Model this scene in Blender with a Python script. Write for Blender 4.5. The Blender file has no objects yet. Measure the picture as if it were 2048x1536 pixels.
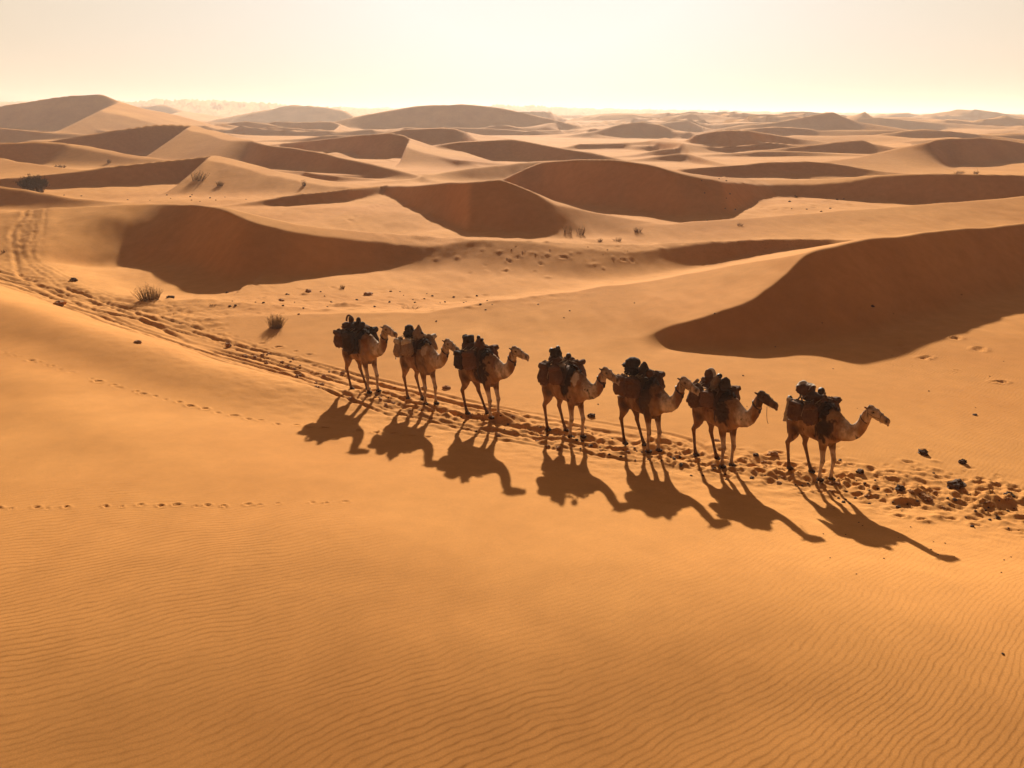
import bpy, math, random
import numpy as np
from mathutils import Matrix, Vector, noise as mnoise
R = math.radians
S = bpy.context.scene
COL = S.collection

# ------------------------------------------------------------------ camera, sky, sun, exposure
FPX = 1750.0; CAMZ = 9.0; PITCH = R(16.85)
cd = bpy.data.cameras.new("camera"); cam = bpy.data.objects.new("camera", cd); COL.objects.link(cam)
cd.sensor_width = 36; cd.lens = FPX/2048*36; cd.clip_start = .1; cd.clip_end = 20000
cam.location = (0, 0, CAMZ); cam.rotation_euler = (math.pi/2-PITCH, 0, 0)
S.camera = cam
SUN_EL = R(19.8); SUN_AZ = R(1.8)          # azimuth to the right of +Y
w = bpy.data.worlds.new("World"); S.world = w; w.use_nodes = True
nt = w.node_tree; nt.nodes.clear()
sky = nt.nodes.new('ShaderNodeTexSky'); sky.sky_type = 'NISHITA'; sky.sun_disc = False
sky.sun_elevation = SUN_EL; sky.sun_rotation = SUN_AZ; sky.dust_density = 4; sky.air_density = 1; sky.altitude = 0
bw = nt.nodes.new('ShaderNodeRGBToBW'); pw = nt.nodes.new('ShaderNodeMath'); pw.operation = 'POWER'; pw.inputs[1].default_value = .3
mr_ = nt.nodes.new('ShaderNodeMapRange'); mr_.inputs[1].default_value = 1.0; mr_.inputs[2].default_value = 3.3
rp = nt.nodes.new('ShaderNodeValToRGB'); cr_ = rp.color_ramp          # dust in the air: dim sky is browner, sky near the sun whiter
SKYC = [(0, (.050, .028, .020)), (.14, (.085, .050, .036)), (.21, (.13, .083, .058)), (.28, (.375, .302, .218)), (.45, (.39, .328, .255)), (.65, (.425, .382, .325)), (.9, (.48, .462, .43))]
cr_.elements[0].position = 0; cr_.elements[0].color = SKYC[0][1]+(1,); cr_.elements[1].position = .9; cr_.elements[1].color = SKYC[-1][1]+(1,)
for p_, c_ in SKYC[1:-1]:
    e_ = cr_.elements.new(p_); e_.color = c_+(1,)
sc_ = nt.nodes.new('ShaderNodeVectorMath'); sc_.operation = 'SCALE'; sc_.inputs['Scale'].default_value = 10
bg = nt.nodes.new('ShaderNodeBackground'); bg.inputs['Strength'].default_value = .10
wo = nt.nodes.new('ShaderNodeOutputWorld')
L = nt.links.new
L(sky.outputs[0], bw.inputs[0]); L(bw.outputs[0], pw.inputs[0]); L(pw.outputs[0], mr_.inputs[0]); L(mr_.outputs[0], rp.inputs[0])
L(rp.outputs[0], sc_.inputs[0]); L(sc_.outputs[0], bg.inputs[0]); L(bg.outputs[0], wo.inputs[0])
sd = bpy.data.lights.new("sun", 'SUN'); sd.energy = 5.0; sd.angle = R(.9); sd.color = (1, .90, .74)
sun = bpy.data.objects.new("sun", sd); COL.objects.link(sun)
sv = Vector((math.sin(SUN_AZ)*math.cos(SUN_EL), math.cos(SUN_AZ)*math.cos(SUN_EL), math.sin(SUN_EL)))
sun.rotation_euler = sv.to_track_quat('Z', 'Y').to_euler(); sun.location = (0, 60, 60)
S.view_settings.view_transform = 'Standard'; S.view_settings.look = 'None'; S.view_settings.gamma = 1
S.view_settings.exposure = .95
try:
    S.cycles.use_denoising = True
    S.cycles.max_bounces = 6; S.cycles.volume_bounces = 1; S.cycles.volume_step_rate = 1
except Exception: pass
TS = math.tan(SUN_EL)

# ------------------------------------------------------------------ helpers
def tn(v):                       # tangent of the angle below the horizontal at which the photo row v looks
    return math.tan(PITCH + math.atan((v-768)/FPX))
def dist(v, z=0): return (CAMZ-z)/tn(v)
def xof(u, v, Y):
    b = (v-768)/FPX
    return (u-1024)/FPX*Y/(math.cos(PITCH)-b*math.sin(PITCH))
def gp(u, v, z=0):
    Y = dist(v, z); return xof(u, v, Y), Y

def vnoise(x, y, seed=0):
    xi = np.floor(x).astype(np.int64); yi = np.floor(y).astype(np.int64)
    fx = (x-xi).astype(np.float32); fy = (y-yi).astype(np.float32)
    fx = fx*fx*fx*(fx*(fx*6-15)+10); fy = fy*fy*fy*(fy*(fy*6-15)+10)
    def h(a, b):
        n = (a*374761393 + b*668265263 + seed*974634777) & 0xffffffff
        n = ((n ^ (n >> 13))*1274126177) & 0xffffffff
        return ((n ^ (n >> 16)) & 0xffff).astype(np.float32)/32767.5-1
    return (h(xi, yi)*(1-fx)+h(xi+1, yi)*fx)*(1-fy)+(h(xi, yi+1)*(1-fx)+h(xi+1, yi+1)*fx)*fy
def fbm(x, y, o=4, seed=0, g=.5):
    s = 0; a = 1
    for i in range(o):
        s = s+a*vnoise(x*2**i+i*17.3, y*2**i-i*9.1, seed+i); a *= g
    return s
def smax(a, b, k):
    h = np.clip(.5+.5*(a-b)/k, 0, 1)
    return b+(a-b)*h+k*h*(1-h)
def sstep(x, a, b):
    t = np.clip((x-a)/(b-a), 0, 1); return t*t*(3-2*t)

# ------------------------------------------------------------------ the dunes: crest seen at (u,v), its shadow or foot at row vf, lee slope s, rounded brow w
DUNES = {
 'N': [(-260,440,600,.13),(0,427,565,.13),(150,415,560,.14),(225,410,560,.15),(262,408,540,.2),(285,408,530,.2),(310,408,515,.26),(350,409,518,.38),(390,411,532,.5),(430,413,550,.58,.5),(480,421,570,.6,1.2),(525,432,582,.6,2),(600,450,575,.6,2),(700,462,550,.55,2.5),(800,471,527,.45,3),(880,476,525,.3,3),(950,479,530,.25),(1024,481,535,.24),(1174,487,535,.27,2),(1274,488,530,.32,2),(1374,485,525,.42,1),(1474,481,520,.5),(1574,478,515,.55),(1740,478,515,.55),(1900,478,515,.5),(2150,478,515,.5)],
 'RL': [(400,597,640,.1),(480,606,640,.1),(620,619,645,.1),(740,628,650,.1),(850,628,655,.1),(1000,603,672,.1)],
 'M0': [(430,418,425,.2),(500,404,420,.5),(600,388,419,.6),(700,377,410,.6),(765,371,397,.6)],
 'M1': [(765,372,393,.4),(800,370,410,.45),(850,368,432,.45),(890,366,447,.5),(940,364,474,.55),(1000,360,481,.6),(1025,368,481,.55),(1060,382,480,.5),(1110,404,475,.36,2),(1180,424,468,.22),(1300,446,470,.14)],
 'M2': [(1000,362,392,.4),(1030,348,402,.55),(1084,324,406,.6),(1150,318,418,.6),(1224,320,428,.6),(1300,328,436,.6,.5),(1350,340,440,.6,2),(1424,352,437,.55,3),(1480,356,412,.5,4),(1524,358,398,.45,4),(1600,358,400,.5,4),(1674,356,406,.55,3),(1774,351,414,.6,1),(1874,347,420,.6),(2048,349,422,.6),(2300,354,422,.6)],
 'P': [(1290,455,470,.1),(1380,443,473,.1),(1550,431,476,.1),(1710,419,478,.1),(1800,411,478,.1),(1924,402,478,.11),(2048,392,478,.12),(2300,375,478,.12)],
 'Lx': [(-200,362,425,.4),(0,375,420,.4),(50,382,418,.38),(125,392,416,.36),(200,402,413,.3),(245,408,412,.2)],
 'K': [(-200,370,388,.6),(0,358,387,.6),(73,353,386,.6),(150,343,385,.6),(220,332,384,.6),(317,321,380,.6),(380,315,374,.6),(425,310,364,.5),(440,311,370,.2),(475,322,378,.12),(550,342,385,.12),(650,360,395,.12),(720,368,400,.12)],
 'J': [(-200,310,366,.12),(0,318,364,.12),(61,329,364,.12),(110,336,362,.12),(190,341,360,.12)],
 'H': [(-200,290,345,.5),(0,285,342,.5),(73,283,340,.5),(122,287,338,.42),(150,291,338,.33,3),(220,300,338,.3,3),(293,312,338,.28,3),(342,319,338,.25)],
 'G': [(-100,300,330,.5),(85,284,325,.55),(171,270,318,.6),(244,258,312,.6),(305,250,306,.6),(350,249,300,.55),(385,251,296,.5),(400,253,300,.16),(450,266,310,.13),(485,277,316,.13),(505,282,326,.35),(522,287,338,.5,1),(583,294,345,.55,1),(644,305,351,.55,1),(705,319,355,.55,1.5),(750,328,357,.5,2),(827,348,360,.3),(870,354,365,.15)],
 'G2': [(546,340,346,.3),(613,346,360,.5),(680,351,364,.5),(740,357,362,.4)],
 'W': [(530,292,300,.3),(568,286,305,.5),(653,277,315,.55),(735,269,322,.6),(781,265,324,.6),(808,269,322,.55),(822,276,318,.4),(835,279,325,.12),(870,291,328,.12),(930,303,332,.12),(1000,326,335,.12)],
 'X': [(780,263,290,.3),(804,258,298,.5),(850,255,300,.5),(880,254,300,.5),(910,256,298,.5),(930,262,296,.3),(960,268,300,.12),(1010,276,305,.12)],
 'Y': [(850,295,320,.3),(882,288,327,.5),(918,284,328,.5),(964,281,328,.5),(1024,279,329,.5),(1049,283,330,.5),(1098,291,332,.5),(1146,299,334,.5),(1183,305,334,.45),(1244,320,335,.3)],
 'Z': [(840,324,330,.3),(863,318,334,.5),(918,320,341,.5),(979,326,340,.4),(1015,330,340,.2)],
 'M3': [(740,370,375,.15),(827,357,366,.22),(888,345,364,.26),(949,335,361,.3),(1024,327,357,.3),(1100,321,357,.3),(1150,319,357,.3)],
 'Sx': [(1340,341,352,.3),(1361,338,358,.5),(1430,333,360,.55),(1500,328,362,.6),(1540,324,362,.6),(1607,322,362,.6),(1660,324,362,.6),(1700,331,362,.5),(1767,342,360,.3),(1821,348,360,.2)],
 'Rx': [(1640,324,350,.12),(1714,315,350,.13),(1767,306,348,.14),(1821,294,346,.2),(1853,286,343,.4),(1875,280,340,.55),(1901,276,340,.6),(1955,274,335,.6),(2008,279,331,.6),(2060,288,328,.6),(2200,300,328,.5)],
 'T': [(1340,297,300,.3),(1356,289,303,.5),(1390,271,307,.6),(1452,261,309,.6),(1500,261,308,.6),(1553,270,303,.5),(1607,278,300,.3),(1650,283,300,.15)],
 'U': [(1480,306,312,.3),(1553,298,316,.5),(1607,292,318,.55),(1660,286,318,.55),(1700,282,316,.55),(1727,280,314,.5),(1745,287,312,.3),(1800,300,312,.2)],
 'V': [(1250,322,324,.3),(1269,319,328,.45),(1317,311,331,.5),(1354,305,326,.5),(1372,306,318,.35),(1400,312,322,.12)],
 'V2': [(1130,295,298,.3),(1159,288,304,.5),(1244,287,305,.45),(1293,282,296,.3),(1330,275,292,.12)],
 'GG': [(1150,268,270,.3),(1195,261,274,.5),(1244,247,278,.6),(1281,244,280,.6),(1317,248,280,.6),(1354,261,276,.5),(1390,270,275,.2)],
 'GH': [(1300,247,255,.3),(1342,243,262,.5),(1378,241,267,.55),(1403,253,267,.4),(1430,262,268,.12)],
 'AA': [(700,236,255,.3),(740,228,262,.4),(780,221,266,.5),(830,213,268,.55),(925,208,270,.6),(960,211,270,.6),(1000,217,270,.6),(1050,226,270,.55),(1100,237,270,.5),(1150,249,270,.4),(1190,260,270,.3)],
 'BB': [(480,228,245,.3),(520,222,250,.5),(560,213,255,.6),(590,209,255,.6),(650,211,255,.6),(690,220,255,.55),(705,229,253,.4),(740,236,250,.15)],
 'CC': [(250,216,252,.5),(280,212,252,.5),(333,208,252,.6),(370,219,252,.4),(400,226,252,.15)],
 'F1': [(-250,240,275,.6),(0,212,275,.6),(60,203,275,.6),(100,196,275,.6),(150,190,275,.6),(190,188,275,.6),(206,190,274,.6),(222,196,273,.45),(240,203,272,.25),(290,217,270,.15),(350,231,268,.15),(400,243,264,.15),(430,250,262,.15)],
 'F2': [(-150,248,285,.5),(0,255,288,.5),(60,260,288,.5),(120,265,288,.4),(165,269,288,.3)],
 'DD': [(380,257,262,.3),(400,254,264,.5),(446,246,268,.55),(491,242,270,.6),(522,246,272,.55),(552,252,272,.5),(598,262,272,.3),(630,268,272,.15)],
 'EE': [(530,247,255,.3),(546,243,262,.5),(590,245,268,.55),(640,241,270,.55),(665,242,270,.5),(682,247,268,.35),(700,256,268,.14),(760,268,270,.12)],
 'EG': [(670,243,250,.3),(705,238,256,.5),(722,238,262,.5),(740,247,264,.35),(765,260,266,.15)],
 'FF': [(1480,250,258,.3),(1553,243,268,.5),(1607,232,272,.6),(1647,225,273,.6),(1663,223,273,.6),(1680,231,273,.5),(1714,243,273,.4),(1754,254,272,.15)],
 'JJ': [(1720,279,283,.3),(1768,268,288,.5),(1848,258,290,.55),(1901,261,290,.55),(1955,268,288,.5),(1980,274,286,.2)],
 'II': [(1820,252,255,.3),(1875,241,260,.5),(1915,237,262,.5),(1940,243,262,.5),(2008,231,264,.6),(2048,235,264,.6),(2150,240,262,.5)],
 'LL': [(1700,243,248,.4),(1730,238,254,.5),(1768,234,256,.5),(1800,245,256,.3)],
 'HH': [(1355,241,246,.3),(1372,236,250,.5),(1400,228,251,.5),(1435,237,250,.4),(1470,243,250,.2)],
 'NN': [(1170,246,250,.3),(1207,236,254,.5),(1244,240,256,.5),(1286,233,258,.5),(1312,245,258,.3)],
 'KK': [(1985,274,278,.3),(2022,266,282,.5),(2060,267,284,.5),(2150,272,284,.5)],
}
def smooth_tab(a, n):
    if n < 2: return a
    k = np.hanning(2*n+1); k /= k.sum()
    return np.convolve(np.pad(a, n, mode='edge'), k, mode='valid')
TABS = []
def add_table(pts, e=None, side=.2, back=.2, sm=7, sA=.1):
    """pts: x, yc, zc, s, w"""
    a = np.array([tuple(q)+((sA,) if len(q) < 6 else ()) for q in sorted(pts)]); x0, x1 = a[0, 0], a[-1, 0]
    xs = np.linspace(x0, x1, 400)
    t = [xs]+[smooth_tab(np.interp(xs, a[:, 0], a[:, i]), sm) for i in (1, 2, 3, 4, 5)]
    TABS.append((t, e, side, back, sA))
def add_dune(pts, **k):
    out = []
    for p in pts:
        u, v, vf, s = p[:4]; wd = p[4] if len(p) > 4 else 0
        Df = min(dist(vf), 2200) if tn(vf) > .003 else 2200
        m = min(s, TS); c = tn(v)
        # z = 9 - c*Y ; Y = Df + wd + (z - .1*wd)/m
        z = (CAMZ-c*(Df+wd-.1*wd/m))/(1+c/m); Y = Df+wd+(z-.1*wd)/m
        out.append((xof(u, v, Y), Y, z, s, wd))
    add_table(out, **k)
OVR = {'F1': 520, 'BB': 1070, 'CC': 1290, 'AA': 610, 'GH': 620, 'GG': 450, 'EG': 750, 'EE': 580, 'DD': 560, 'FF': 530, 'II': 720, 'LL': 1000, 'HH': 1400, 'NN': 950, 'X': 300, 'W': [262,250,235,219,214,213,213,211,205,195,178], 'V2': 265, 'U': 228, 'JJ': 345, 'KK': 385, 'F2': 354, 'V': 192,
 'G': [215,215,218,222,228,233,238,237,222,206,194,182,170,159,152,148,141,136], 'K': [114,117,118,121,123,128,132,134,132,129,123,117,113]}
for n, p in DUNES.items():
    if n in OVR:
        Ds = OVR[n] if isinstance(OVR[n], list) else [OVR[n]]*len(p)
        add_table([(xof(q[0], q[1], Y_), Y_, CAMZ-Y_*tn(q[1]), .2 if q[3] <= .2 else q[3], .01+(.045 if n in 'KG' else .11)*Y_ if q[3] <= .2 else (q[4] if len(q) > 4 else 0), .03) for q, Y_ in zip(p, Ds)])
    else: add_dune(p)
# the big dune at right: skyline crest, and the sharp brink that leaves it and curls towards the camels
def zrow(u, v, Y): return (xof(u, v, Y), Y, CAMZ-Y*tn(v))
FT = [(1240,680),(1290,692),(1350,706),(1450,727),(1560,744),(1640,747),(1750,736),(1850,711),(1950,672),(2048,634),(2250,575),(2500,540)]
ft = np.array([gp(u, v) for u, v in FT])
def solve(u, v):
    Y = 38.
    for _ in range(60):
        x = xof(u, v, Y); Df = float(np.interp(x, ft[:, 0], ft[:, 1])); c = tn(v)
        z = (CAMZ-c*Df)/(1+c/TS); Y = .6*Y+.4*(Df+z/TS)
    return xof(u, v, Y), Y, CAMZ-c*Y
BR = [(1290,668),(1340,648),(1400,626),(1450,606),(1490,588),(1510,575),(1530,556),(1560,536),(1600,514),(1640,501),(1700,488),(1740,480),(1850,464),(1950,455),(2048,447),(2300,430),(2500,420)]
brk = np.array([solve(u, v) for u, v in BR])
CR = [(850,628,39.5),(1000,602,41.5),(1150,583,43.5),(1300,561,45.5),(1400,545,45),(1450,535,44.4),(1540,520,43)]
cr = [zrow(*c) for c in CR]+[tuple(b+np.array([0, .3, 0])) for b in brk[8:]]
cr = np.array(sorted(cr))
xr = np.linspace(cr[0, 0], cr[-1, 0], 90); pr = []
for x in xr:
    yc = np.interp(x, cr[:, 0], cr[:, 1]); zc = np.interp(x, cr[:, 0], cr[:, 2])
    if x < brk[0, 0]: pr.append((x, yc, zc, .12, 9., .065))
    else:
        yb = np.interp(x, brk[:, 0], brk[:, 1]); zb = np.interp(x, brk[:, 0], brk[:, 2]); wd = max(.3, yc-yb)
        t_ = min(1, (x-brk[0, 0])/1.2)
        pr.append((x, yc, zc, .3+.35*t_, wd, np.clip((zc-zb)/wd, .0, .16)))
add_table(pr, sA=0, sm=4, side=.02)
print('brink', brk.round(1).tolist()); print('crest', cr.round(1).tolist())

# left rim of the near dune, beyond which the track lies
FR = [(-300,520,42,2.4),(0,606,0,1.45),(100,640,0,1.3),(200,672,0,1.15),(300,703,0,.98),(420,738,0,.75),(520,763,0,.5),(640,782,0,.25),(720,795,0,.05)]
pr = []
for u, v, _, z in FR:
    Y = (CAMZ-z)/tn(v); pr.append((xof(u, v, Y), Y, z, .15, 0))
add_table(pr, sm=4, side=.1, back=.3, e=1.2)

TRACK = [(-200,520),(0,572),(120,610),(250,655),(400,707),(600,760),(720,792),(900,838),(1100,877),(1300,915),(1500,950),(1700,982),(1900,1008),(2100,1030),(2400,1065)]
trk = np.array([gp(u, v) for u, v in TRACK])
LOOP = [(20,540),(5,505),(30,480),(80,455),(150,436),(240,421),(330,412)]
LOOPS = [[(420,640),(330,622),(230,606),(140,580),(80,545),(50,508),(56,478),(95,452),(160,434),(250,418),(320,409)]]
BOWL = None
def seg_dist(x, y, P, extra=False):
    best = np.full(x.shape, 1e9); sgn = np.zeros(x.shape); arc = np.zeros(x.shape); acc = 0
    for (ax, ay), (bx, by) in zip(P, P[1:]):
        dx, dy = bx-ax, by-ay; l2 = dx*dx+dy*dy
        t = np.clip(((x-ax)*dx+(y-ay)*dy)/l2, 0, 1)
        ex = x-ax-t*dx; ey = y-ay-t*dy; d = np.hypot(ex, ey); m = d < best
        best[m] = d[m]; sgn[m] = np.sign(dx*ey-dy*ex)[m]; arc[m] = (acc+t*math.sqrt(l2))[m]; acc += math.sqrt(l2)
    return best*sgn, arc
def dense(P, n=60):
    P = np.array(P); t = np.arange(len(P)); q = np.linspace(0, len(P)-1, n)
    return np.stack([smooth_tab(np.interp(q, t, P[:, i]), 3) for i in (0, 1)], 1)

def ground(X, Y, detail=True):
    """height of the sand at X, Y (arrays)"""
    X = np.asarray(X, dtype=np.float64); Y = np.asarray(Y, dtype=np.float64)
    D = np.hypot(X, Y)+1e-3
    far = sstep(Y, 60, 400)
    H = .10*fbm(X/9, Y/14, 3, 3)*sstep(D, 12, 40)*(1-far)+far*(1.2*fbm(X/60, Y/90, 3, 5)-.3)
    # foreground swell rising from the track towards the camera
    o = np.argsort(trk[:, 0])
    yt = np.interp(X, trk[o, 0], trk[o, 1])-.7
    t = np.clip(yt-Y, 0, None)
    amp = .75+.25*sstep(X, -6, -14)+.75*sstep(X, 0, 7)
    up = sstep(t, -1.5, 10.5)
    edge = sstep(Y, 15.5, 3)*(-1.15)
    H = H+up*amp+edge*(t > 0)
    H = H+(.10*np.sin(X*.33+.8)*np.cos(Y*.21+.5)+.06*fbm(X/5, Y/4, 2, 41))*sstep(t, 1.5, 7)
    H = H+(.42*fbm(X/16+3, Y/24, 2, 71)+.15*fbm(X/6, Y/9, 2, 73))*sstep(Y, 34, 60)*(1-far)
    H = H+(.035*fbm(X/1.6, Y/6, 3, 75)+.02*fbm(X/.9+Y/3, Y/2.2, 2, 76))*sstep(Y, 30, 40)*(1-sstep(Y, 110, 200))
    if BOWL is not None:
        m = (X > -42) & (X < -4) & (Y > 38) & (Y < 76)
        if m.any():
            d_, a_ = seg_dist(X[m], Y[m], BOWL); L_ = a_.max() if a_.size > 50 else 60
            yN = np.interp(X[m], TABS[0][0][0], TABS[0][0][1])
            bw = sstep(d_, -.1, 3.4)*(1-sstep(d_, 4, 11))*sstep(yN-Y[m], 2.5, 8)*sstep(a_, 0, 6)*sstep(a_, BOWL_L, BOWL_L-9)
            lip = np.exp(-((d_+.5)/.8)**2)*.10*sstep(a_, 0, 6)*sstep(a_, BOWL_L, BOWL_L-9)
            bowl_ = (m, -.38*bw*sstep(a_, BOWL_L*.25, BOWL_L*.5)+lip)
        else: bowl_ = None
    else: bowl_ = None
    kk = .25+.0035*D
    for t5, e, side, back, sA in TABS:
        xs, yc, zc, s, wd, sat = t5
        zm = zc.max()+3
        y0 = (yc-zc.clip(0)/np.clip(s, .08, 1)-wd).min()-25; y1 = yc.max()+zm/back
        m = (X > xs[0]-zm/side) & (X < xs[-1]+zm/side) & (Y > y0) & (Y < y1)
        if not m.any(): continue
        x = X[m]; y = Y[m]
        YC = np.interp(x, xs, yc); ZC = np.interp(x, xs, zc); SS = np.interp(x, xs, s); WW = np.interp(x, xs, wd); sA = np.interp(x, xs, sat)
        over = np.maximum(0, np.maximum(xs[0]-x, x-xs[-1])); ZC = ZC-side*over
        # small natural wobble of the crest
        wb = fbm(x/(yc.mean()*.05+1), YC*0+zm, 3, 11)
        YC = YC+wb*YC*.006; ZC = ZC+wb*.0006*YC
        ee = e if e else np.clip(.0017*YC, .07, 4)
        tt = YC-y
        near = np.maximum(tt, 0)
        nA = np.sqrt(near**2+ee**2)-ee
        bb = near-WW
        bs = .5*(bb+np.sqrt(bb*bb+ee*ee))-.5*(np.sqrt(WW*WW+ee*ee)-WW)
        prof = np.where(WW > .05, sA*nA+(SS-sA)*bs, SS*nA)
        bk = np.maximum(-tt, 0)
        bk = back*(np.sqrt(bk**2+ee**2)-ee)
        h = ZC-prof-bk
        if YC.mean() < 140: h = h+(.05*fbm(x/2.2, y/5, 3, 79)+.02*fbm(x/.7, y/2.5, 2, 80))*np.clip(near/4, 0, 1)
        H[m] = smax(h, H[m], kk[m])
    if bowl_ is not None: H[bowl_[0]] += bowl_[1]
    # far field of small dunes up to the horizon
    if D.max() > 145:
        m = D > 145
        x = X[m]; y = Y[m]; az = np.arctan2(x, y)
        uu = 1024+FPX*np.tan(np.clip(az, -1.2, 1.2))
        cap = np.interp(uu, [-500, 0, 500, 1000, 1150, 1500, 1800, 2048, 2600], [34, 36, 35, 31, 27, 21, 17, 14, 13])
        wv = fbm(x/260, y/260, 3, 21)*1.4; L1 = 210
        ph = (y/L1+wv); ph = ph-np.floor(ph)
        saw = np.where(ph < .13, ph/.13, (1-ph)/.87)
        am = np.clip(.45+.9*fbm(x/300, y/200, 2, 31), 0, 1.6)
        h1 = saw**.9*am*13
        ph = (y/95+fbm(x/120, y/150, 2, 23)*1.2+x/900.); ph = ph-np.floor(ph)
        saw2 = np.where(ph < .14, ph/.14, (1-ph)/.86)
        h2 = saw2*np.clip(.2+fbm(x/140, y/100, 2, 33), 0, 1.3)*6.5
        ph = (y/44+fbm(x/60, y/90, 2, 27)*1.3-x/420.); ph = ph-np.floor(ph)
        h3 = np.where(ph < .16, ph/.16, (1-ph)/.84)*np.clip(.1+fbm(x/55, y/60, 2, 37), 0, 1.2)*3.0
        ff = h3*sstep(y, 150, 230)*(1-sstep(y, 500, 900))+h1*sstep(y, 420, 1000)+h2*sstep(y, 210, 420)-.8
        rid = 1-np.abs(fbm(x/75, y/150, 3, 51)); rid2 = np.clip(1-1.3*np.abs(fbm(x/17, y/120, 3, 53)), 0, 1)
        hor = (.82+.30*fbm(x/420, y/420, 2, 61)+.25*(rid-.5)+.34*rid2)*cap
        hor = hor*sstep(D[m], 1500, 2300)
        ff = ff*(1-sstep(D[m], 1700, 2400))
        H[m] = smax(np.maximum(ff, 0)+0, H[m], 1.5)
        H[m] = np.maximum(H[m], hor)
    return H

# stamps: hoof prints, foot prints, small heaps of sand (real relief in the sheet)
random.seed(5)
STAMPS = []      # x, y, along, across, angle, depth(+down), rim
def prints(pts, n, size=.13, depth=.07, jit=.1, z=0, both=.12):
    P = [gp(u, v, zz) for (u, v), zz in zip(pts, z if isinstance(z, list) else [z]*len(pts))]
    d = [0]
    for a, b in zip(P, P[1:]): d.append(d[-1]+math.dist(a, b))
    for i in range(n):
        q = (i+random.uniform(-.2, .2))/(n-1)*d[-1]
        x = float(np.interp(q, d, [p[0] for p in P])); y = float(np.interp(q, d, [p[1] for p in P]))
        STAMPS.append((x+random.gauss(0, jit*.4), y+(both if i % 2 else -both)+random.gauss(0, jit*.5), size*random.uniform(.8, 1.3), size*random.uniform(.6, .8), random.uniform(-.3, .3), depth*random.uniform(.6, 1.25), .35))
def on_ground(u, v):
    z = 0.
    for _ in range(12):
        x, y = gp(u, v, z); z = .5*z+.5*float(ground(np.array([x]), np.array([y]))[0])
    return gp(u, v, z)
_b = dense([on_ground(u, v) for u, v in [(268,414),(215,424),(150,440),(102,462),(80,492),(94,528),(150,567),(230,590),(330,602),(430,606),(540,604)]], 50)
BOWL_L = float(np.hypot(*np.diff(_b, axis=0).T).sum()); BOWL = _b
def trail(pts, step=.62, **k):
    P = [on_ground(u, v) for u, v in pts]; d = [0]
    for a, b in zip(P, P[1:]): d.append(d[-1]+math.dist(a, b))
    n = int(d[-1]/step)
    for i in range(n):
        q = (i+random.uniform(-.25, .25))*step
        x = float(np.interp(q, d, [p[0] for p in P])); y = float(np.interp(q, d, [p[1] for p in P]))
        s = random.uniform(.6, 1.3)
        if random.random() < .03: continue
        STAMPS.append((x, y+(k.get('both', .09) if i % 2 else -k.get('both', .09)), k.get('size', .15)*s, k.get('size', .15)*.62*s, random.uniform(-.4, .3), k.get('depth', .075)*random.uniform(.4, 1.2), .4))
trail([(-40,695),(20,708),(70,722),(120,738),(180,757),(260,780),(350,803),(450,828),(560,848),(640,856),(760,865),(860,874),(890,872)], size=.115, depth=.065, both=.04, step=.5)
trail([(-40,1018),(20,1016),(150,1015),(300,1010),(450,1011),(560,1008),(740,1003)], size=.09, depth=.055, step=.37, both=.03)
trail([(320,600),(380,640),(430,675),(470,700)], step=.4, size=.15, depth=.07, both=.3)
trail([(370,650),(440,680),(520,710),(620,735),(700,752)], step=.5, size=.17, depth=.07, both=.35)
trail([(400,640),(470,680),(560,700),(640,720)], step=.45, size=.16, depth=.07, both=.3)
trail([(1790,690),(1850,715),(1920,740),(1990,760),(2060,790)], step=.8, size=.2, depth=.08, both=.5)
trail([(1900,670),(1960,700),(2040,720)], step=.9, size=.25, depth=.08, both=.5)
trail([(700,440),(760,410),(810,400)], step=.9, size=.3, depth=.1, both=.3)
for i in range(900):                                   # trampled ground along the caravan's path
    q = random.random(); k = random.choice([6, 7, 8, 9, 10, 11, 12, 12, 11])
    a, b = trk[k], trk[k+1]
    x = a[0]+(b[0]-a[0])*q; y = a[1]+(b[1]-a[1])*q+random.gauss(.35, .55 if k < 11 else .9)
    s = random.uniform(.06, .17)
    STAMPS.append((x, y, s*1.2, s*.7, random.uniform(-.8, .3), random.uniform(.015, .055)*random.choice([1, 1, -1]), .5))
for i in range(110):                                    # scattered pocks on the floor behind
    u = random.uniform(430, 1000); v = random.uniform(565, 640)
    x, y = gp(u, v); s = random.uniform(.1, .3)
    STAMPS.append((x, y, s, s*.7, random.uniform(-1, 1), random.uniform(.02, .06)*random.choice([1, -1]), .3))
for i in range(70):
    u = random.gauss(1150, 130); v = random.gauss(506-(u-1100)*.03, 9)
    x, y = on_ground(u, v) if i < 0 else gp(u, v, .6); s = random.uniform(.1, .3)
    STAMPS.append((x, y, s, s*.7, random.uniform(-1, 1), random.uniform(.03, .09)*random.choice([1, -1, -1]), .3))
for i in range(120):
    u = random.uniform(1400, 1720); v = random.uniform(395, 425); x, y = gp(u, v); s = random.uniform(.25, .6)
    STAMPS.append((x, y, s, s*.8, 0, random.uniform(.04, .12)*random.choice([1, -1]), .3))
for u, v, a, c, h in [(1001,838,.55,.4,-.26),(690,612,.75,.45,-.2),(1318,890,.42,.4,-.25),(590,752,.4,.3,-.12),(1120,500,.6,.4,-.2),(340,606,.2,.2,-.12),(1440,900,.3,.3,-.12),(1985,1008,.5,.35,-.22),(1830,995,.4,.3,-.15),(420,650,.4,.25,-.08),(610,586,.25,.2,-.12),(120,620,.4,.2,-.1),(275,688,.3,.16,-.1)]:
    x, y = gp(u, v); STAMPS.append((x, y, a, c, .1, h, .1))

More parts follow.
